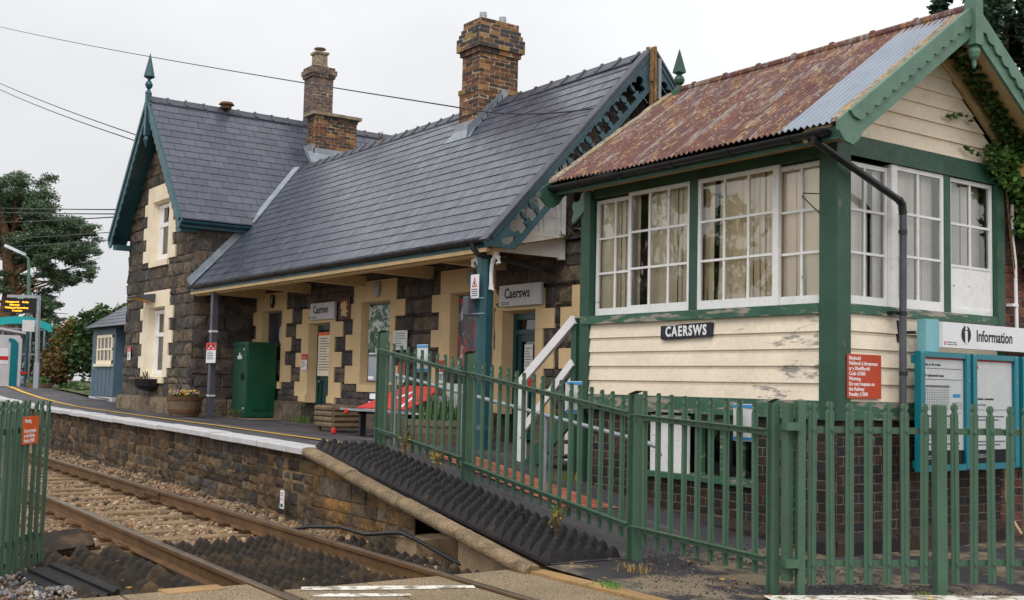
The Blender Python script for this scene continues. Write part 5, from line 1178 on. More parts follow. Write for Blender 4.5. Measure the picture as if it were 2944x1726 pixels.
# plate + camera on the canopy post
F=FF(-13.77,8.99,1.23); t=thing('warning_plate','white plate with red warning triangle on the teal canopy post','sign',(-13.66,8.99,1.23))
b=MB(); b.fbox(F,0,.21,0,.34,-.006,0); part('plate',b,M['sign'],t)
b=MB(); tri=[(.1,.31),(.03,.16),(.17,.16)]; ti=[(.1,.275),(.056,.176),(.144,.176)]
for i in range(3): j=(i+1)%3; b.poly([F(*tri[i],.002),F(*tri[j],.002),F(*ti[j],.002),F(*ti[i],.002)])
part('triangle',b,M['red'],t)
b=MB(); b.plate(F,[(.1,.25),(.085,.21),(.095,.18),(.105,.18),(.115,.21)],.001,.003)
for k in range(4): b.fbox(F,.03,.18,.12-.03*k,.132-.03*k,.001,.003)
part('print',b,M['ink'],t)
t=thing('junction_box','small dark grey box strapped to the teal canopy post','box',(-13.8,8.98,.98)); b=MB(); b.block(FF(-13.9,9.0,.98),[(0,0),(.14,0),(.14,.28),(0,.28)],-.1,.06,.015,0,(1,1,1)); part('box_body',b,M['greypipe'],t)
b=MB(); b.box((-13.9,8.99,1.0),(-13.42,9.005,1.012)); b.box((-13.9,8.99,1.22),(-13.42,9.005,1.232)); part('straps',b,M['galv'],t)
t=thing('floodlight','small wedge shaped wall light above the ground floor window of the cross wing','light',(-28.4,9.0,1.85)); b=MB(); b.plate(Fr((-28.9,9.1,1.86),(0,-1,0),(0,0,1)),[(0,.02),(.05,0),(.5,.1),(.5,.13),(.0,.2)],0,-.75); part('housing',b,M['greypipe'],t); b=MB(); b.poly([(-28.88,9.05,1.852),(-28.18,9.05,1.852),(-28.18,8.62,1.945),(-28.88,8.62,1.945)]); part('lens',b,mat('amber lens',L(206,160,70),rough=.4,bump=0),t)
# wall basket
t=thing('wall_planter','black half round wall basket below the ground floor window of the cross wing','planter',(-28.1,8.95,-.3)); b=MB(); 
b.lathe((-28.1,9.05,-.36),[(.06,0),(.28,.04),(.42,.14),(.47,.3),(.44,.31)],14); part('basket',b,M['black'],t)
b=MB(); 
for k in range(20): a=U(0,6.3);r=U(0,.4); b.bar((-28.1+r*math.cos(a),9.0-abs(r*math.sin(a)),-.1),(-28.1+r*math.cos(a)+U(-.12,.12),8.95-abs(r*math.sin(a)),U(.0,.14)),.012,.012,L(70,60,46))
part('dead_stems',b,M['wood'],t)
# square grey downpipe
t=thing('drainpipe','square grey downpipe standing before the cross wing side wall','pipe',(-24.3,9.12,-.9)); b=MB(); b.box((-24.36,9.08,-.88),(-24.22,9.2,1.95)); part('pipe',b,M['greypipe'],t); b=MB(); b.box((-24.38,9.07,1.0),(-24.2,9.21,1.05)); b.box((-24.38,9.07,-.4),(-24.2,9.21,-.36)); b.box((-24.5,9.2,.7),(-24.36,9.22,.73)); part('pipe_clips',b,M['signg'],t)
# cabinet
t=thing('equipment_cabinet','tall dark green metal equipment cabinet standing on the platform against the station','cabinet',(-24.35,10.1,-.88)); b=MB()
F=FF(-24.76,9.82,-.86); b.fbox(F,0,.85,.02,1.6,-.66,0); b.fbox(F,-.02,.87,1.6,1.68,-.68,.02); b.block(F.sh(.04,.08,0),[(0,0),(.77,0),(.77,1.48),(0,1.48)],0,.018,.006,0,(1,1,1)); part('cabinet_body',b,M['cabinet'],t)
b=MB(); G=FS(-23.91,9.82,-.86); b.fbox(G,.12,.5,.18,.36,0,.02); b.fbox(G,.14,.48,.21,.33,.02,.024); part('vent',b,M['cabinet'],t)
b=MB(); b.fbox(F,.55,.64,.85,.99,.018,.05); b.tube([F(.6,.93,.05),F(.72,.9,.08)],.02,6); part('lock',b,M['black'],t)
b=MB(); b.fbox(F,.28,.52,1.3,1.38,.019,.022); b.fbox(F,.36,.43,1.38,1.44,.019,.022); b.fbox(F,.6,.66,1.5,1.53,.019,.022); b.fbox(F,.66,.72,.2,.23,.019,.022); part('sticker',b,M['sign'],t)
b=MB(); b.box((-24.85,9.7,-.95),(-23.4,10.52,-.86)); solo('plinth_slab',b,M['concrete'],'low tan concrete slab under the green equipment cabinet','slab')
# ---------- planting helpers
def leaves(mb,blobs,n,size,pal,asp=.55,shell=.55,up=.0,seed=1,jitc=.28):
    r=np.random.default_rng(seed); bl=np.array(blobs,float); vol=np.prod(bl[:,3:6],1)**.66; k=r.choice(len(bl),n,p=vol/vol.sum()); B=bl[k]
    d=r.normal(size=(n,3)); d/=np.linalg.norm(d,axis=1)[:,None]; rad=shell+(1-shell)*r.random(n)**.7; rad*=r.uniform(.8,1.12,n)
    c=B[:,:3]+d*B[:,3:6]*rad[:,None]
    a=r.normal(size=(n,3)); a[:,2]*=.6; a[:,2]+=up; a/=np.linalg.norm(a,axis=1)[:,None]; t=np.cross(a,r.normal(size=(n,3))); t/=np.linalg.norm(t,axis=1)[:,None]
    s=size*r.uniform(.6,1.35,n)[:,None]
    v=np.stack([c-a*s,c+t*s*asp,c+a*s,c-t*s*asp],1).reshape(-1,3); f=np.arange(4*n).reshape(n,4)
    pc=np.array(pal)[r.integers(0,len(pal),n)]; br=r.uniform(1-jitc,1+jitc,(len(bl),1))[k]*r.uniform(.8,1.2,(n,1)); mb.arr(v,f,pc*br)
def blades(mb,spots,h,w,pal,lean=.4):
    for (x,y,z) in spots:
        a=U(0,6.28);l=U(.1,lean)*h;hh=h*U(.5,1.2); dx,dy=math.cos(a),math.sin(a); c=jit(random.choice(pal),.2)
        mb.add([(x-dy*w,y+dx*w,z),(x+dy*w,y-dx*w,z),(x+dx*l*.4+dy*w*.7,y+dy*l*.4-dx*w*.7,z+hh*.6),(x+dx*l*.4-dy*w*.7,y+dy*l*.4+dx*w*.7,z+hh*.6),(x+dx*l,y+dy*l,z+hh)],[(0,1,2,3),(3,2,4)],c)
GR=[L(78,112,48),L(96,128,56),L(64,92,44),L(120,136,70)]
def flowers(mb,c,r,z,n,pal):
    for k in range(n):
        a=U(0,6.28);q=r*math.sqrt(random.random()); x,y=c[0]+q*math.cos(a),c[1]+q*math.sin(a); zz=z+U(-.03,.07); s=U(.018,.034); col=jit(random.choice(pal),.1)
        t=U(0,6.28); mb.add([(x+s*math.cos(t+i*1.2566),y+s*math.sin(t+i*1.2566)*.6-.01,zz+s*math.sin(t+i*1.2566)*.8) for i in range(5)],[(0,1,2,3,4)],col)
# barrel
t=thing('barrel_planter','half barrel planter with yellow and purple pansies at the cross wing corner','planter',(-24.6,8.7,-.84)); b=MB(); b.lathe((-24.62,8.68,-.84),[(.3,0),(.34,.12),(.37,.3),(.37,.42),(.33,.42),(.32,.36)],20); part('tub',b,M['wood'],t)
b=MB(); b.lathe((-24.62,8.68,-.84),[(.335,.08),(.35,.08),(.36,.15),(.345,.15)],20); b.lathe((-24.62,8.68,-.84),[(.37,.34),(.385,.34),(.385,.43),(.37,.43)],20); part('hoops',b,M['rust'],t)
b=MB(); leaves(b,[(-24.62,8.68,-.42,.31,.31,.1)],260,.05,GR,seed=4); part('foliage',b,M['leaf'],t); b=MB(); flowers(b,(-24.62,8.66),.32,-.34,110,[L(226,196,60),L(120,96,176),L(236,210,90),L(96,78,150),L(236,160,40)]); part('blooms',b,M['leaf'],t)
# log planter
t=thing('log_planter','low planter of stacked half logs beside the left station door','planter',(-18.15,9.2,-.88)); b=MB()
for k in range(4):
    z=-.76+k*.095; b.tube([(-18.5,8.9,z),(-17.8,8.9,z)],.05,8); b.tube([(-17.8,8.88,z),(-17.8,9.5,z)],.05,8); b.tube([(-18.5,8.9,z),(-18.5,9.5,z)],.05,8)
for x,y in ((-18.45,8.94),(-17.85,8.94),(-17.84,9.45)): b.tube([(x,y,-.88),(x,y,-.42)],.04,8)
part('logs',b,M['wood'],t); b=MB(); b.box((-18.46,8.93,-.5),(-17.84,9.5,-.46)); part('soil',b,M['soil'],t)
# bench with red ramp panel on it
t=thing('bench','platform bench with white slats and dark legs, partly behind the fence','bench',(-15.9,8.9,-.88))
b=MB()
for k in range(3): b.box((-17.0,8.68+k*.14,-.475),(-14.7,8.8+k*.14,-.45))
part('seat',b,M['sign'],t); b=MB()
for k in range(2): b.bar((-17.0,9.13+.02*k,-.37+.13*k),(-14.7,9.13+.02*k,-.37+.13*k),.02,.09)
part('backrest',b,M['sign'],t)
for x in (-16.6,-15.1):
    b=MB(); b.box((x,8.74,-.9),(x+.06,8.84,-.47)); b.box((x,9.05,-.9),(x+.06,9.13,-.2)); b.box((x,8.7,-.52),(x+.06,9.1,-.475)); part('leg',b,M['black'],t)
t=thing('portable_ramp','red portable boarding ramp with white stripes lying on the bench','ramp',(-15.9,8.9,-.44)); F=Fr((-16.15,8.62,-.43),(1,0,0),(0,.5,.42)); b=MB()
b.plate(F,[(-.3,0),(1.25,.02),(1.55,.25),(1.5,.56),(.5,.58),(.1,.25)],0,.02); part('deck',b,M['red'],t)
b=MB(); b.plate(F,[(.5,.22),(.95,.46),(.9,.36),(.66,.26)],.021,.023); b.plate(F,[(1.0,.04),(1.06,.3),(1.13,.32),(1.08,.06)],.021,.023); part('stripes',b,M['sign'],t)
b=MB(); b.bar((-17.02,8.62,-.45),(-14.7,8.62,-.45),.03,.035); part('edge_strip',b,M['galv'],t)
b=MB(); 
for x in (-16.8,-15.55): b.lathe((x,8.62,-.53),[(.02,0),(.045,.02),(.045,.07),(.02,.09)],8)
b.lathe((-16.9,8.45,-.86),[(.02,0),(.05,.02),(.05,.08),(.02,.1)],8); part('feet',b,M['red'],t)
# trough planter
t=thing('trough_planter','large round wooden trough with green strap leaved plants behind the fence','planter',(-14.45,9.1,-.92)); b=MB(); b.lathe((-14.5,9.05,-.92),[(.46,0),(.52,.2),(.53,.36),(.48,.36)],18); b.lathe((-14.5,9.05,-.92),[(.525,.3),(.55,.3),(.55,.38),(.52,.38)],18); part('tub',b,M['wood'],t)
b=MB(); blades(b,[(-14.5+U(-.4,.4),9.05+U(-.35,.35),-.6) for _ in range(190)],.42,.014,[L(70,108,48),L(110,134,58),L(52,86,42)],.6); part('foliage',b,M['grass'],t)
# bin at the right of bench: black topped
t=thing('litter_bin','black topped litter hoop beside the canopy post','bin',(-14.9,9.9,-.9)); b=MB(); b.lathe((-15.3,9.8,-.9),[(.02,0),(.03,.9),(.19,.92),(.2,1.1),(.17,1.16),(.02,1.17)],12); part('bin_body',b,M['black'],t); b=MB(); b.lathe((-15.3,9.8,-.9),[(.13,.2),(.19,.9),(.18,.9)],12); part('bag',b,M['signg'],t)
# electrical box behind the first fence post
t=thing('electrical_box','flat grey metal box fixed behind the first fence post','box',(-12.85,6.95,.0)); b=MB(); b.block(FF(-13.1,7.0,.0),[(0,0),(.52,0),(.52,.37),(0,.37)],-.1,0,.015,0,(1,1,1)); part('box_body',b,M['galv'],t); b=MB(); b.fbox(FF(-13.1,7.0,0),.03,.17,.03,.07,.001,.004); part('label_strip',b,M['sign'],t); b=MB(); b.fbox(FF(-13.1,7.0,0),.0,.55,.33,.345,.0,.012); b.fbox(FF(-13.1,7.0,0),.0,.55,.0,.015,.0,.012); part('straps',b,M['rust'],t)
# notices taped on the ramp fence
for i,(x0,x1,z0,z1,lab) in enumerate(((-11.69,-11.44,.13,.45,'white paper notice with blue tape on the uppermost fence bay'),(-8.8,-8.57,-.26,.05,'white paper notice with blue tape on the middle fence bay before the steps'),(-6.6,-6.37,-.41,-.11,'white paper notice with blue tape on the lowest fence bay'))):
    F=FF(x0,6.9,z0); w,h=x1-x0,z1-z0; t=thing('paper_notice',lab,'notice',(x0,6.9,z0)); b=MB()
    m=6; P=[F(w*i_/m,h*j,.004*math.sin(i_*2.1+j)) for j in (0,1) for i_ in range(m+1)]; b.add(P,[(k,k+1,m+2+k,m+1+k) for k in range(m)]); part('sheet',b,M['paper'],t)
    b=MB(); b.fbox(F,0,w,h*.9,h*.98,.005,.008); b.fbox(F,0,w,h*.03,h*.11,.005,.008); part('tape',b,M['blue'],t)
# information boards
XI=-6.95
t=thing('information_sign','white Information sign with black symbol on pale teal posts by the signal box','sign',(XI,11,-1.55)); F=FS(XI,0,0)
b=MB(); b.fbox(F,10.02,10.24,-.5,.76,-.12,-.02); part('post',b,M['tealpale'],t); b=MB(); b.fbox(F,12.4,12.6,-.6,.74,-.14,-.02); part('post',b,M['tealsign'],t)
b=MB(); b.fbox(F,10.25,12.6,.48,.74,-.05,.02); part('header_board',b,M['sign'],t)
text('lettering','Information',.165,F.sh(10.83,.565,.021),M['ink'],t,'LEFT',.0035,.001,.86)
b=MB(); n=24; b.poly([F(10.65+.085*math.cos(a),.625+.09*math.sin(a),.023) for a in np.linspace(0,2*math.pi,n,endpoint=False)]); part('symbol_disc',b,M['ink'],t)
b=MB(); b.plate(F,[(10.63,.53),(10.67,.53),(10.67,.66),(10.62,.66),(10.62,.645),(10.63,.645)],.024,.026); b.poly([F(10.65+.02*math.cos(a),.687+.02*math.sin(a),.0255) for a in np.linspace(0,2*math.pi,12,endpoint=False)]); b.plate(F,[(10.6,.735),(10.65,.7),(10.7,.735)],.0235,.0245); part('symbol',b,M['sign'],t)
text('small_print','Trafnidiaeth Cymru\nTransport for Wales',.022,F.sh(10.31,.53,.021),M['inkg'],t,'LEFT',0,.001,1.0)
b=MB(); b.fbox(F,10.275,10.295,.505,.545,.0205,.022); part('logo',b,M['red'],t)
b=MB(); b.bar((XR,9.92,.62),(XI-.1,9.97,.62),.03,.03); b.box((XR,9.85,.52),(XR+.03,9.93,.74)); part('bracket',b,M['black'],t)
b=MB(); b.fbox(F,9.87,12.6,.31,.39,-.09,-.05); b.fbox(F,9.9,12.6,-.74,-.66,-.09,-.05); part('cross_rails',b,M['tealsign'],t)
def case(y0,y1,lab,which):
    z0,z1=-.765,.43; t=thing('poster_case',lab,'poster case',(XI,(y0+y1)/2,z0)); b=MB(); e=.07
    for p in ((y0,y0+e,z0,z1),(y1-e,y1,z0,z1),(y0+e,y1-e,z0,z0+e*.9),(y0+e,y1-e,z1-e*.8,z1)): b.block(F,[(p[0],p[2]),(p[1],p[2]),(p[1],p[3]),(p[0],p[3])],-.045,.03,.01,0,(1,1,1))
    b.fbox(F,y0+.02,y1-.02,z0+.02,z1-.02,-.04,-.02); part('frame',b,M['tealsign'],t)
    a,c,lo,hi=y0+e,y1-e,z0+e*.9,z1-e*.8; pp=MB(); pp.fbox(F,a,c,lo,hi,-.02,-.01); s=part('poster_sheet',pp,M['paper'],t)
    b=MB(); b.fbox(F,a,c,hi-.018,hi-.002,-.009,-.007); part('red_line',b,M['red'],s)
    b=MB(); b.fbox(F,a,c,lo,lo+.14,-.009,-.007); part('footer',b,M['ink'],s)
    W_=c-a
    if which==0:
        text('heading','Bysiau yn lle trenau',.042,F.sh(a+.015,hi-.085,-.009),M['ink'],s,'LEFT',.0006,.001,.9); text('heading','Rail replacement buses',.042,F.sh(a+.015,hi-.195,-.009),M['ink'],s,'LEFT',.0006,.001,.9)
        b=MB()
        for z in (hi-.115,hi-.225): b.fbox(F,a+.015,c-.03,z,z+.007,-.009,-.008)
        for (zt,n,wd) in ((hi-.28,9,.66),(hi-.58,9,.66),(hi-.86,9,.9)):
            b.fbox(F,a+.06,a+W_*wd,zt-.02,zt,-.009,-.007)
            for k in range(n): b.fbox(F,a+.03,a+W_*wd,zt-.05-k*.024,zt-.047-k*.024,-.009,-.008)
            for k in range(14): yy=a+.06+k*(W_*wd-.06)/14; b.fbox(F,yy,yy+.0025,zt-.05-n*.024,zt,-.009,-.008)
        for k in range(9): b.fbox(F,a+W_*.72,a+W_*U(.85,.97),hi-.46-k*.025,hi-.453-k*.025,-.009,-.008)
        part('print',b,M['inkg'],s); b=MB(); b.fbox(F,a+W_*.74,a+W_*.92,hi-.4,hi-.365,-.009,-.007); part('blue_mark',b,M['blue'],s)
    else:
        text('heading','Newidiadau i wasanaethau',.036,F.sh(a+.01,hi-.42,-.009),M['ink'],s,'LEFT',.0006,.001,.9); text('heading','Service changes',.036,F.sh(a+.01,hi-.48,-.009),M['inkg'],s,'LEFT',0,.001,.9)
        b=MB(); b.fbox(F,a+.01,c-.02,hi-.525,hi-.52,-.009,-.007)
        for k in range(9): z=hi-.6-.065*k+(.03 if k%2 else 0); b.fbox(F,a+.01,a+W_*U(.55,.95),z,z+.014,-.009,-.008)
        part('print',b,M['inkg'],s); b=MB(); b.poly([F(a+.05+.028*math.cos(q),hi-.08+.035*math.sin(q),-.008) for q in np.linspace(0,6.28,14)]); part('red_roundel',b,M['red'],s)
    text('footer_text','Trafnidiaeth Cymru\nTransport for Wales',.022,F.sh(a+.06,lo+.08,-.007),M['sign'],s,'LEFT',0,.001,1)
    b=MB(); 
    for z in (z1-.25,z0+.3): b.lathe((0,0,0),[(.01,0),(.01,.006)],8)
    k=len(b.v)//2; b.v=[tuple(F(y1-e/2+v[0],(z1-.28 if i<k else z0+.42)+v[1],.03+v[2])) for i,v in enumerate(b.v)]; part('locks',b,M['galv'],t)
    g=MB(); g.poly([F(a,lo,.012),F(c,lo,.012),F(c,hi,.012),F(a,hi,.012)]); part('glazing',g,M['glassP'],t)
case(9.87,10.71,'teal framed poster case with timetable of replacement buses, left of the two',0); case(10.76,11.6,'teal framed poster case with service changes notice, right of the two',1); case(11.68,12.52,'teal framed poster case cut off by the right picture edge',1)
# brick wall with ivy behind the signal box
b=MB(); F=FS(-7.24,0,0); masonry(b,b,F,[(11.76,-1.75),(15,-1.75),(15,2.6),(11.76,2.6)],[],(.092,.092),(.235,.235),.012,0,lambda:jit(random.choice([L(108,66,54),L(92,60,54),L(78,58,56),L(122,74,58),L(84,50,44)]),.16),bulge=.004,rough=.004,mortcol=L(176,164,152),bev=.006,half=True)
b.box((-9.5,11.77,-1.75),(-7.26,15,2.6),L(90,60,52)); solo('brick_wall',b,M['brick'],'red brown brick wall behind the signal box, overgrown with ivy','wall')
b=MB(); b.tube([(-7.17,11.92,2.15),(-7.16,11.9,1.75),(-7.16,11.95,1.5),(-7.16,11.97,.76)],.02,8); b.box((-7.22,11.86,1.0),(-7.14,11.98,1.03)); solo('pipe',b,M['whiteC'],'thin white pipe down the ivy covered brick wall','pipe')
b=MB(); b.tube([(-7.1,11.62,-.75),(-7.1,11.63,-1.1),(-7.08,11.68,-1.3),(-7.02,11.78,-1.48)],.017,8); solo('hose',b,M['beam'],'beige hose hanging below the poster cases','hose',smooth=True)
iv=thing('ivy','ivy climbing over the right corner of the signal box gable','plant',(-7.1,11.9,1.8)); b=MB()
IV=[L(70,108,48),L(92,128,60),L(54,86,42),L(112,140,72),L(84,104,56)]
leaves(b,[(-7.05,12.05,2.5,.22,.45,.4),(-7.05,12.2,3.0,.22,.4,.4),(-7.08,11.75,2.55,.14,.32,.3),(-7.05,12.4,2.1,.2,.45,.35),(-7.05,12.1,1.95,.16,.3,.25),(-7.05,12.3,1.5,.16,.3,.25),(-7.0,12.6,2.8,.3,.5,.6)],7500,.042,IV,.7,.35,seed=11)
leaves(b,[(-7.06,11.6,3.0,.1,.24,.17),(-7.06,11.4,3.17,.1,.2,.15),(-7.08,11.22,3.3,.08,.16,.13),(-7.08,11.05,3.42,.07,.14,.11),(-7.1,10.88,3.53,.05,.12,.1),*[(-6.98,10.55+.11*k,3.72-.079*k,.08,.09,.04) for k in range(14)],(-7.1,10.72,3.64,.05,.1,.09),(-7.08,11.4,2.6,.06,.18,.2),(-7.06,11.75,2.85,.1,.2,.2)],2300,.03,[tuple(v*.75 for v in c) for c in IV],.7,.2,seed=12)
leaves(b,[(-7.14,11.1-.1*k,2.98+.03*math.sin(k)-.0*k,.02,.07,.025) for k in range(5)]+[(-7.14,11.2-.1*k,2.62+.02*k,.02,.06,.03) for k in range(3)],90,.025,IV,.7,.2,seed=13)
part('foliage',b,M['leaf'],iv); b=MB()
for k in range(9): y=U(11.3,12.4); b.tube([(-7.14,y+.3,U(1.2,2)),(-7.13,y+.1,2.5),(-7.12,y,U(2.8,3.1)),(-7.12,y-U(.1,.4),U(3.1,3.5))],.007,5)
part('stems',b,M['bark'],iv)
b=MB(); b.box((-7.2,11.72,2.98),(-6.85,12.0,3.12)); b.box((-7.16,11.86,2.5),(-7.1,11.9,2.98)); part('purlin_end',b,M['board'],sb)
# ---------- trees
def conifer(name,lab,x,y,z0,h,r,n,seed,pal,grp=None):
    t=thing(name,lab,'tree',(x,y,z0),grp); rr=np.random.default_rng(seed); bl=[]
    for k in range(130):
        q=rr.random(); zz=z0+h*(.06+.94*q); rad=r*(1-q**2.2)*rr.uniform(.55,1.0)+.15; a=rr.uniform(0,6.28); s=rr.uniform(.3,.6)*r*.62; bl.append((x+rad*math.cos(a),y+rad*math.sin(a),zz,s*.75,s*.75,s*1.5))
    b=MB(); leaves(b,bl,n,.13,pal,.45,.25,seed=seed,jitc=.4); part('crown',b,M['needle'],t); b=MB(); b.tube([(x,y,z0),(x,y,z0+h*.8)],[.2,.04],8); part('trunk',b,M['bark'],t)
YW=[L(58,78,58),L(48,68,54),L(72,92,68),L(40,58,48)]
conifer('yew_tree','tall dark conifer behind the signal box gable, left of the two',-16.3,26.9,-1.5,14.5,1.7,30000,21,YW)
conifer('yew_tree','broad dark conifer at the top right corner behind the ivy',-13.6,28.2,-1.5,17,2.5,34000,22,YW)
conifer('yew_tree','small dark conifer top poking up left of the signal box finial',-17.9,26.6,-1.5,12.6,.75,7000,23,YW)
def pine():
    x0,y0,z0=-69.6,13.9,-1.0; t=thing('pine_tree','big spreading pine tree with orange brown trunk at the far left','tree',(x0,y0,z0)); tr=MB()
    top=(x0+.8,y0-.8,9.6); tr.tube([(x0,y0,z0),(x0+.1,y0+.05,2.5),(x0+.35,y0+.2,5.0),(x0+.5,y0-.2,7.5),top],[.55,.48,.4,.3,.1],9)
    bl=[];rr=np.random.default_rng(8)
    def limb(p,q,r0):
        p=V(*p);q=V(*q);m=(p+q)/2+V(rr.uniform(-.2,.2),rr.uniform(-.3,.3),rr.uniform(-.1,.35)); tr.tube([p,m,q],[r0,r0*.65,r0*.2],6)
        for k in range(3): e=m+(q-m)*rr.uniform(.1,1)+V(*rr.normal(size=3))*.55; tr.tube([m+(q-m)*rr.uniform(0,.7),e],[.04,.012],4)
    # crown pads placed as (dy along picture, z, size)
    pads=[(-1.0,10.6,1.2),(.2,10.9,1.0),(1.0,10.2,1.1),(-.3,9.7,1.3),(1.9,9.4,1.1),(.8,9.2,1.3),(-1.4,9.0,1.4),(2.7,8.9,.9),(1.8,8.3,1.3),(.3,8.2,1.5),(3.4,8.3,.9),(4.1,8.1,.6),(2.9,7.6,1.2),(-1.2,7.6,1.4),(1.3,7.3,1.3),(3.7,7.1,.85),(2.6,6.7,1.0),(4.0,6.2,.8),(3.3,5.7,.9),(3.9,5.5,.5),(.2,6.6,1.0),(1.9,5.7,.7),(-1.5,5.8,1.1),(2.2,4.6,.7),(2.6,3.9,.75),(2.0,3.3,.7),(1.3,3.9,.6),(1.5,2.6,.7),(2.4,2.6,.5),(.9,2.2,.6),(3.2,2.4,.35),(.6,3.0,.5),(-.8,3.5,.8),(2.8,3.2,.4),(-1.8,10.0,1.2),(-.6,8.6,1.4),(-2.2,8.4,1.3),(-1.9,6.6,1.3),(.6,7.4,1.3),(2.2,7.9,1.1),(3.3,7.7,.8),(1.2,8.7,1.2),(.9,6.5,1.0),(2.0,7.0,1.1),(1.9,4.0,.7),(2.3,3.5,.7),(1.7,3.0,.6),(2.1,2.2,.5),(1.1,5.0,.6),(2.9,5.4,.7),(-1.0,4.8,.9),(.1,5.4,.8)]
    for (dy,z,s) in pads:
        c=V(x0+.6*dy+rr.uniform(-1.6,1.6),y0+dy*.9,z)
        for k in range(7): o=rr.normal(size=3)*V(.55,.55,.25)*s; bl.append((c[0]+o[0],c[1]+o[1],c[2]+o[2],s*.64,s*.64,s*.3))
        zb=min(8.5,max(2.2,z-1.2)); limb((x0+.3,y0+.1,zb),tuple(c),.14 if s>.9 else .08)
    part('trunk',tr,M['bark'],t); b=MB(); leaves(b,bl,105000,.1,[L(80,106,84),L(66,92,72),L(102,128,98),L(56,80,62),L(112,118,86)],.3,.15,seed=9,jitc=.35); part('crown',b,M['needle'],t)
pine()
def shrub(name,lab,blobs,n,size,pal,seed,asp=.6,grp=None):
    bl=np.array(blobs); c=(float(bl[:,0].mean()),float(bl[:,1].mean()),float((bl[:,2]-bl[:,5]).min())); t=thing(name,lab,'bush',c,grp); b=MB(); leaves(b,blobs,n,size,pal,asp,.35,seed=seed,jitc=.4); part('foliage',b,M['leaf'],t)
    b=MB(); 
    for q in blobs[:8]: b.tube([c,(lerp(c[0],q[0],.6),lerp(c[1],q[1],.5),lerp(c[2],q[2],.6)),tuple(q[:3])],[.04,.03,.01],5)
    part('stems',b,M['bark'],t)
GB=[L(64,92,54),L(84,112,64),L(50,76,46),L(100,124,72)]
shrub('bush','large glossy green bush left of the blue shed',[(-43.0,12.2,1.4,.8,.9,1.0),(-42.6,12.9,1.6,.8,.9,1.1),(-43.2,11.4,.8,.8,.8,.8),(-42.4,13.4,1.0,.8,.8,1.0),(-43.4,11.6,1.8,.5,.6,.7),(-42.6,12.6,2.2,.5,.6,.5),(-42.9,12.3,.3,.9,1.1,.5),(-43,11.9,2.3,.3,.35,.4),(-42.3,13.3,2.0,.4,.4,.4)],6500,.1,GB,31)
shrub('bush','autumn red and orange bush between the shelter and the green bush',[(-44.1,10.9,1.2,.6,.55,.8),(-44.3,10.6,.6,.6,.5,.6),(-44,11.2,1.7,.45,.45,.5),(-44.2,10.8,.1,.7,.5,.5)],2600,.085,[L(128,104,60),L(146,118,64),L(100,108,62),L(90,112,62),L(82,108,58),L(140,92,58)],32)
shrub('bush','dry brown fuchsia bush beside the display post',[(-43.7,10.6,.3,.5,.5,.6),(-43.9,10.3,.0,.5,.5,.4)],1300,.08,[L(150,120,80),L(130,100,66),L(112,104,66)],33)
shrub('ground_cover','low dark green ground cover along the platform back edge',[(-43.4+.9*k,11.0-.12*k,-.45-.03*k,.6,.4,.22) for k in range(5)],1300,.07,GB,34)
shrub('hedge','far green hedge behind the waiting shelter',[(-60+U(-2,2),14+3.2*k,.6+U(-.3,.6),2,2.2,1.6) for k in range(9)],5200,.2,GB,35)
# trees across the line (mirrored in the signal box glazing)
tt=thing('tree','leafy roadside tree across the line','tree',(-34,-13,-2)); b=MB(); b.tube([(-34,-13,-2),(-33.8,-13,2),(-34,-12.6,8)],[.3,.22,.08],8)
bl=[(-34+U(-5.5,5.5),-13+U(-2,2),U(2.0,10),U(.5,1.1),U(.5,1.1),U(.4,.9)) for _ in range(46)]
for q in bl: b.tube([(-34,-13,U(1,4)),q[:3]],[.1,.02],5)
part('trunk',b,M['bark'],tt); b=MB(); leaves(b,bl,7000,.17,GB,.6,.2,seed=41); part('crown',b,M['leaf'],tt)
# grass verge and weeds
b=MB(); blades(b,[(U(-43,-34.5),U(9.9,11.8),gz(-38,10.3)-.06) for _ in range(1500)],.16,.02,GR); struct('grass',b,M['grass'],kind='stuff')
def tuft(lab,c,n,r,h,pal=GR,w=.006):
    b=MB(); blades(b,[(c[0]+random.gauss(0,r),c[1]+random.gauss(0,r*.7),c[2]-.01) for _ in range(n)],h,w,pal); solo('grass_tuft',b,M['grass'],lab,'grass',kind='stuff')
tuft('bright green grass tuft growing in the joint beside the crossing deck',(-6.85,5.83,-1.54),70,.07,.06,[L(110,160,70),L(84,136,56)])
tuft('grass tuft at the foot of the left station doorway',(-22.0,10.25,-.9),120,.18,.2)
tuft('small weeds at the foot of the signal box steps',(-11.2,8.8,gz(-11.2,8.8)),110,.18,.12,[L(120,136,60),L(90,110,50),L(170,150,70)])
tuft('dry weeds at the foot of the third fence post',(-7.3,6.5,gz(-7.3,6.5)),60,.1,.07,[L(170,140,80),L(150,128,84)])
tuft('weed at the foot of the right fence post',(-5.5,7.9,-1.57),40,.05,.05,[L(120,140,60)])
def weed(lab,c,h,n,pal,w=.3):
    t=thing('weed',lab,'weed',c); b=MB()
    for k in range(n): a=U(0,6.28); l=U(.3,1)*w; b.tube([c,(c[0]+l*.4*math.cos(a),c[1]+l*.4*math.sin(a),c[2]+h*.5),(c[0]+l*math.cos(a),c[1]+l*math.sin(a),c[2]+h*U(.7,1.1))],.004,4)
    part('stems',b,M['bark'],t); b=MB(); leaves(b,[(c[0],c[1],c[2]+h*.6,w*.7,w*.6,h*.45)],n*16,.016,pal,.6,.1,seed=n); part('foliage',b,M['leaf'],t)
WP=[L(150,140,80),L(120,130,70),L(200,160,60),L(96,104,62)]
weed('straggly dry weed growing through the upper pyramid panels',(-10.85,6.7,-.97),.26,7,WP,.16); weed('tall yellowish weed at the second fence post',(-11.6,6.72,-.85),.32,6,WP,.16)
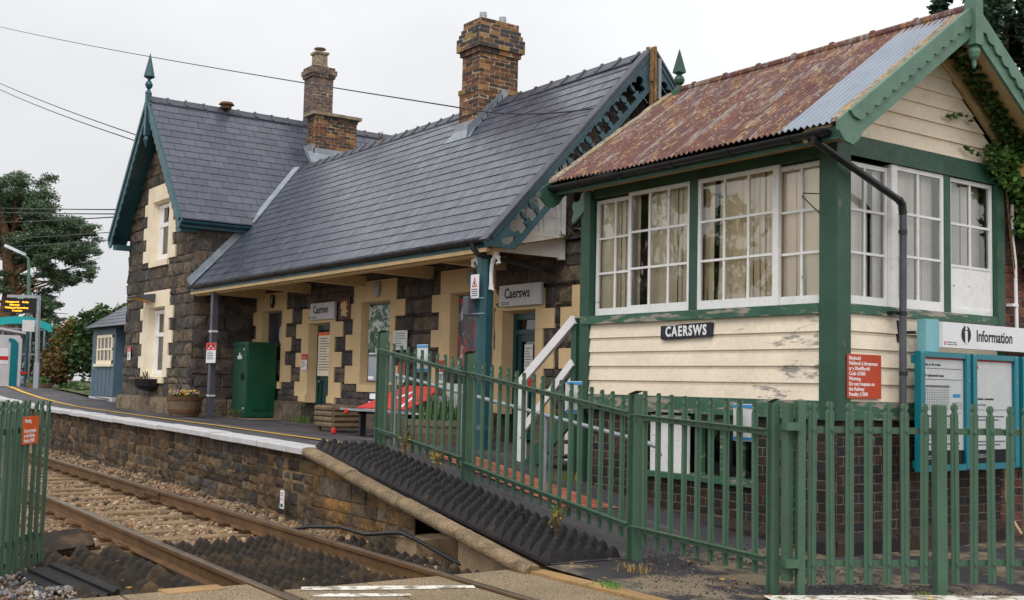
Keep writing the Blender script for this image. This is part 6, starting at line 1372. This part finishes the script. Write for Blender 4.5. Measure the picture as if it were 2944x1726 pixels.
weed('small green weed at the low end of the middle fence bay',(-8.65,6.7,-1.33),.24,7,[L(110,140,80),L(90,120,70)],.15); weed('thin weed among the lower pyramid panels',(-8.3,6.4,-1.35),.24,4,WP,.12)
weed('low green weed beside the grey downpipe',(-24.0,9.6,-.88),.22,12,GR,.3)
# ---------- shed
t=thing('shed','blue grey timber lean-to shed with small paned window against the cross wing','shed',(-33,10,-.85)); F=FF(0,9.72,0)
b=MB(); b.box((-35.9,9.72,-.62),(-33.55,12,1.45)); 
x=-35.88
while x<-33.6: b.fbox(F,x+.02,x+.36,-.6,.38,0,.015); x+=.39
b.box((-33.55,10.0,-.7),(-30.7,12,1.45)); part('timber_walls',b,M['shedblue'],t)
b=MB(); b.box((-35.95,9.69,-.95),(-33.52,12,-.62)); part('base',b,M['coping'],t)
b=MB(); 
x0,x1,z0,z1=-35.3,-33.75,.35,1.2
for p in ((x0,x0+.1,z0,z1),(x1-.1,x1,z0,z1),(x0,x1,z0,z0+.1),(x0,x1,z1-.08,z1),(x0,x1,(z0+z1)/2-.025,(z0+z1)/2+.025)): b.fbox(F,*p,.0,.04+.004*(p[1]-p[0]>.5))
for k in range(1,4): xx=lerp(x0,x1,k/4); b.fbox(F,xx-.035,xx+.035,z0,z1,0,.038)
b.fbox(F,x0-.12,x1+.12,z0-.08,z0,0,.09); w=part('window',b,M['creamT'],t); g=MB(); g.fbox(F,x0+.05,x1-.05,z0+.05,z1-.05,.004,.016); part('pane',g,M['glassD'],w)
b=MB(); F3=FF(0,9.99,0); b.fbox(F3,-32.9,-31.4,-.8,1.35,0,.03); b.fbox(F3,-32.7,-31.6,.3,1.2,.03,.05); d=part('door',b,M['teal'],t); b=MB(); b.lathe(F3(-32.75,.1,.06),[(.03,0),(.05,.03),(.03,.06)],8); part('handle',b,M['galv'],d)
b=MB(); b.tube([(-31.2,9.7,1.45),(-31.15,9.75,-.85)],.055,8); b.box((-31.3,9.6,1.3),(-30.9,9.75,1.5)); part('downpipe',b,M['teal'],t)
b=MB(); Fz=Fr((-36.15,9.5,1.42),(1,0,0),(0,1,.62)); slates(b,Fz,[(0,0),(5.5,0),(5.5,2.6),(0,2.6)],.24,.4,slpal); b.add([Fz(0,0,-.05),Fz(5.5,0,-.05),Fz(5.5,2.6,-.05),Fz(0,2.6,-.05)],[(0,1,2,3)],L(50,50,54)); part('roof',b,M['slate'],t)
b=MB(); b.add([(-35.95,9.75,1.4),(-35.9,9.75,1.4),(-35.9,12,2.8),(-35.95,12,2.8),(-35.9,12,1.4),(-35.95,12,1.4)],[(0,5,3),(1,2,4),(0,1,2,3)]); part('verge_board',b,M['shedblue'],t)
# ---------- waiting shelter, display, lamp, ticket machine
t=thing('waiting_shelter','glazed waiting shelter with arched bright teal roof at the far left','shelter',(-49,10.5,-.55)); b=MB()
arc=[(-48.7+.35*math.sin(a)*0,0) for a in (0,)]
yy=np.linspace(9.0,11.75,13); P=[]
for s,(dx,dz) in enumerate(((0,0),(0,-.3),(-1.6,-.3),(-1.6,0))):
    for y in yy: P.append((-48.3+dx,y,2.28-.42*((y-10.2)/1.5)**2+dz))
n=13; b.add(P,[(s*n+i,s*n+i+1,((s+1)%4)*n+i+1,((s+1)%4)*n+i) for s in range(4) for i in range(n-1)]+[(0,13,26,39),(12,25,38,51)]); part('roof',b,M['tealroof'],t)
b=MB(); 
for y in np.linspace(9.1,11.7,6): b.box((-48.4,y-.03,-.55),(-48.34,y+.03,1.85)); b.box((-49.8,y-.03,-.55),(-49.74,y+.03,1.85))
for z in (-.4,.75,1.75): b.box((-48.4,9.1,z),(-48.35,11.7,z+.06)); b.box((-49.8,9.1,z),(-49.75,11.7,z+.06))
part('frame',b,M['galv'],t); b=MB(); b.poly([(-48.37,9.1,-.4),(-48.37,11.7,-.4),(-48.37,11.7,1.8),(-48.37,9.1,1.8)]); b.poly([(-49.77,9.1,-.4),(-49.77,11.7,-.4),(-49.77,11.7,1.8),(-49.77,9.1,1.8)]); part('glazing',b,M['glassD'],t)
b=MB(); 
for k in range(9): y=9.2+.28*k; b.box((-49.6,y,.6),(-49.5,y+.12,1.7))
part('slatted_panel',b,M['signg'],t); b=MB(); b.box((-49.2,9.3,-.1),(-48.8,11.5,.0)); part('bench_seat',b,M['galv'],t)
b=MB(); b.add([(-46.2,8.6,1.72),(-46.2,10.1,1.5),(-47.6,10.1,1.5),(-47.6,8.6,1.72),(-46.2,8.6,1.8),(-46.2,10.1,1.58),(-47.6,10.1,1.58),(-47.6,8.6,1.8)],[(0,1,2,3),(4,5,6,7),(0,1,5,4),(1,2,6,5),(2,3,7,6),(3,0,4,7)]); part('canopy_edge',b,M['signg'],t)
t=thing('ticket_machine','grey and teal ticket machine pillar with posters beside the shelter','machine',(-46.3,9.4,-.6)); F=FS(-46.2,8.95,-.55); b=MB(); b.plate(F,[(0,0),(.95,0),(.95,1.85),(.85,2.0),(0,2.0)],-.3,0); part('body',b,M['signg'],t)
b=MB(); b.plate(F,[(.55,.05),(.82,.05),(.82,1.7),(.68,1.85),(.5,1.9),(.45,1.8),(.55,1.7)],.001,.02); part('teal_panel',b,M['tealsign'],t); b=MB(); b.fbox(F,.12,.48,.9,1.5,.001,.012); b.fbox(F,.0,.1,.2,.9,.001,.01); part('notice_sheet',b,M['sign'],t); b=MB(); b.fbox(F,.12,.48,1.05,1.2,.013,.016); part('red_band',b,M['red'],t)
b=MB(); b.fbox(F,-.12,.06,.72,.8,.0,.15); part('shelf',b,M['black'],t)
t=thing('display_screen','black departure display with amber lettering on a grey goalpost stand','screen',(-42.4,9.0,-.55)); b=MB(); b.bar((-42.3,9.62,-.6),(-42.2,9.5,2.72),.11,.11); b.bar((-42.2,9.55,2.7),(-42.75,8.6,2.7),.12,.1); b.bar((-42.3,9.6,-.6),(-42.28,9.59,.4),.17,.17); part('stand',b,M['galv'],t)
F=Fr((-42.83,8.52,2.13),(.55,.86,0),(0,0,1)); b=MB(); b.fbox(F,0,1.12,0,.46,-.08,.04); b.fbox(F,-.02,1.14,.44,.5,-.09,.05); part('housing',b,M['screen'],t)
for i,(a_,s,z) in enumerate(((.04,'1 Birmingham Intl      On time',.33),(.2,'Newtown',.23),(.04,'Welshpool Shrewsbury',.13),(.3,'2 coaches',.03))): text('lettering',s,.085,F.sh(a_,z+.015,.041),M['amber'],t,'LEFT',.004,.001,.78 if i in (0,) else 1.0)
t=thing('platform_sign','small white sign on a dark green post in front of the shelter','sign',(-44.5,9.6,-.55)); b=MB(); b.tube([(-44.5,9.7,-.6),(-44.5,9.7,1.95)],.05,8); part('post',b,M['teal'],t); b=MB(); b.fbox(FS(-44.44,9.5,1.55),0,.42,0,.42,-.02,.01); part('plate',b,M['sign'],t); b=MB(); b.fbox(FS(-44.44,9.5,-.0),0,.3,0,.08,-.02,.01); part('red_band',b,M['red'],t)
t=thing('street_lamp','slim green lamp column with pale flat head reaching left','lamp',(-53,11.5,-.6)); b=MB(); b.tube([(-53.1,11.7,-.6),(-52.95,11.45,4.7),(-52.93,11.4,5.05),(-53.0,11.2,5.2)],[.09,.065,.05,.04],8); part('column',b,M['greenL'],t)
b=MB(); b.plate(Fr((-52.95,11.3,5.2),(-.44,-.86,.42),(-.8,.45,0)),[(0,-.08),(.25,-.2),(.85,-.2),(.95,-.1),(.95,.1),(.85,.2),(.25,.2),(0,.08)],-.05,.06); part('lamp_head',b,M['lampw'],t)
for (x,y,lab) in ((-43.2,9.9,'low wooden planter at the foot of the display stand'),(-46.5,8.3,'low wooden planter at the far left picture edge')):
    t=thing('wooden_planter',lab,'planter',(x,y,-.6)); b=MB(); b.lathe((x,y,-.62),[(.4,0),(.46,.3),(.42,.3)],14); part('tub',b,M['wood'],t); b=MB(); leaves(b,[(x,y,-.22,.4,.4,.15)],300,.06,GB,seed=51); part('foliage',b,M['leaf'],t)
# ---------- overhead wires
def wire(lab,pts,r=.012,sag=0):
    b=MB(); P=[]
    for (p,q) in zip(pts,pts[1:]):
        for k in range(12): u=k/12; P.append((lerp(p[0],q[0],u),lerp(p[1],q[1],u),lerp(p[2],q[2],u)-sag*4*u*(1-u)))
    P.append(pts[-1]); b.tube(P,r,5); solo('overhead_wire',b,M['wire'],lab,'wire')
wire('long overhead wire crossing the sky to the main chimney and bargeboard',[(-63.7,11.7,18.13),(-18.0,11.3,5.2),(-13.25,10.95,4.25)],.014,.12)
wire('upper of two overhead wires slanting down to the cross wing gable',[(-63.87,11.9,15.18),(-30.0,10.2,6.1)],.018,.1); wire('lower of two overhead wires slanting down to the cross wing gable',[(-63.89,11.92,14.85),(-30.0,10.2,5.95)],.018,.12)
for i,(z,z2) in enumerate(((8.66,4.49),(8.43,4.37),(7.9,4.31),(7.02,3.91),(6.57,3.69))):
    wire(['topmost of five wires passing before the pine tree','second of five wires passing before the pine tree','third of five wires passing before the pine tree','fourth of five wires passing before the pine tree','lowest of five wires passing before the pine tree'][i],[(-64.2,12.35,z),(-31.0,9.2,z2)],.014 if i>2 else .02,.02)
# ---------- sky, sun, camera
W=bpy.data.worlds.new('World'); SC.world=W; W.use_nodes=True; nt=W.node_tree; bg=nt.nodes['Background']
sky=nd(nt,'ShaderNodeTexSky',sky_type='NISHITA'); sky.sun_disc=False; SE,SA=RD(48),RD(140)
sky.sun_elevation=SE; sky.sun_rotation=SA; sky.dust_density=4; sky.air_density=1.5
co=nd(nt,'ShaderNodeTexCoord').outputs['Generated']
dp=nd(nt,'ShaderNodeVectorMath',operation='DOT_PRODUCT'); nt.links.new(co,dp.inputs[0]); dv=V(.78,-.15,.62); dv/=np.linalg.norm(dv); dp.inputs[1].default_value=tuple(dv)
mr=nd(nt,'ShaderNodeMapRange'); mr.inputs[1].default_value=-.95; mr.inputs[2].default_value=.7; nt.links.new(dp.outputs['Value'],mr.inputs[0])
grad=ramp(nt,mr.outputs[0],[(0,(6.5,6.6,6.9)),(.14,(7.2,7.28,7.5)),(.34,(9.9,9.95,10.1)),(.6,(10.6,10.6,10.6)),(1.0,(12,11.9,11.7))])
cl=noise(nt,co,2.6,5,.55,(1,1,2.2)); cloud=mixc(nt,1.0,grad,ramp(nt,cl,[(.3,.9),(.7,1.05)]),'MULTIPLY')
nt.links.new(mixc(nt,.94,sky.outputs[0],cloud),bg.inputs[0]); bg.inputs[1].default_value=.1
sl_=bpy.data.lights.new('sun','SUN'); sl_.energy=1.2; sl_.angle=RD(25); sl_.color=(1,.96,.9); so=bpy.data.objects.new('sun',sl_); COL.objects.link(so)
sd=Vector((math.sin(SA)*math.cos(SE),math.cos(SA)*math.cos(SE),math.sin(SE))); so.rotation_euler=sd.to_track_quat('Z','Y').to_euler(); so.location=(0,-5,20)
cam=bpy.data.cameras.new('camera'); cam.sensor_width=36; cam.lens=36*3286/2944; cam.clip_end=2000; cam.clip_start=.05; oc=bpy.data.objects.new('camera',cam); COL.objects.link(oc); SC.camera=oc
r_,p_,a_=RD(1.3),RD(4.25),RD(35.23); F0=V(-math.cos(a_),math.sin(a_),0); Rt=V(math.sin(a_),math.cos(a_),0); Z_=V(0,0,1); Fw=math.cos(p_)*F0+math.sin(p_)*Z_; Up=-math.sin(p_)*F0+math.cos(p_)*Z_
# image x axis (dx): u=cos r, v=-sin r (down) ; image y down: u=sin r, v=cos r
ix=math.cos(r_)*Rt+math.sin(r_)*Up; iy=-(math.sin(r_)*Rt-math.cos(r_)*Up)
from mathutils import Matrix
oc.matrix_world=Matrix([[ix[i],iy[i],-Fw[i],0] for i in range(3)]+[[0,0,0,1]])
SC.view_settings.view_transform='Standard'; SC.view_settings.look='None'; SC.view_settings.exposure=.15; SC.view_settings.gamma=1
SC.cycles.max_bounces=6; SC.cycles.transparent_max_bounces=16
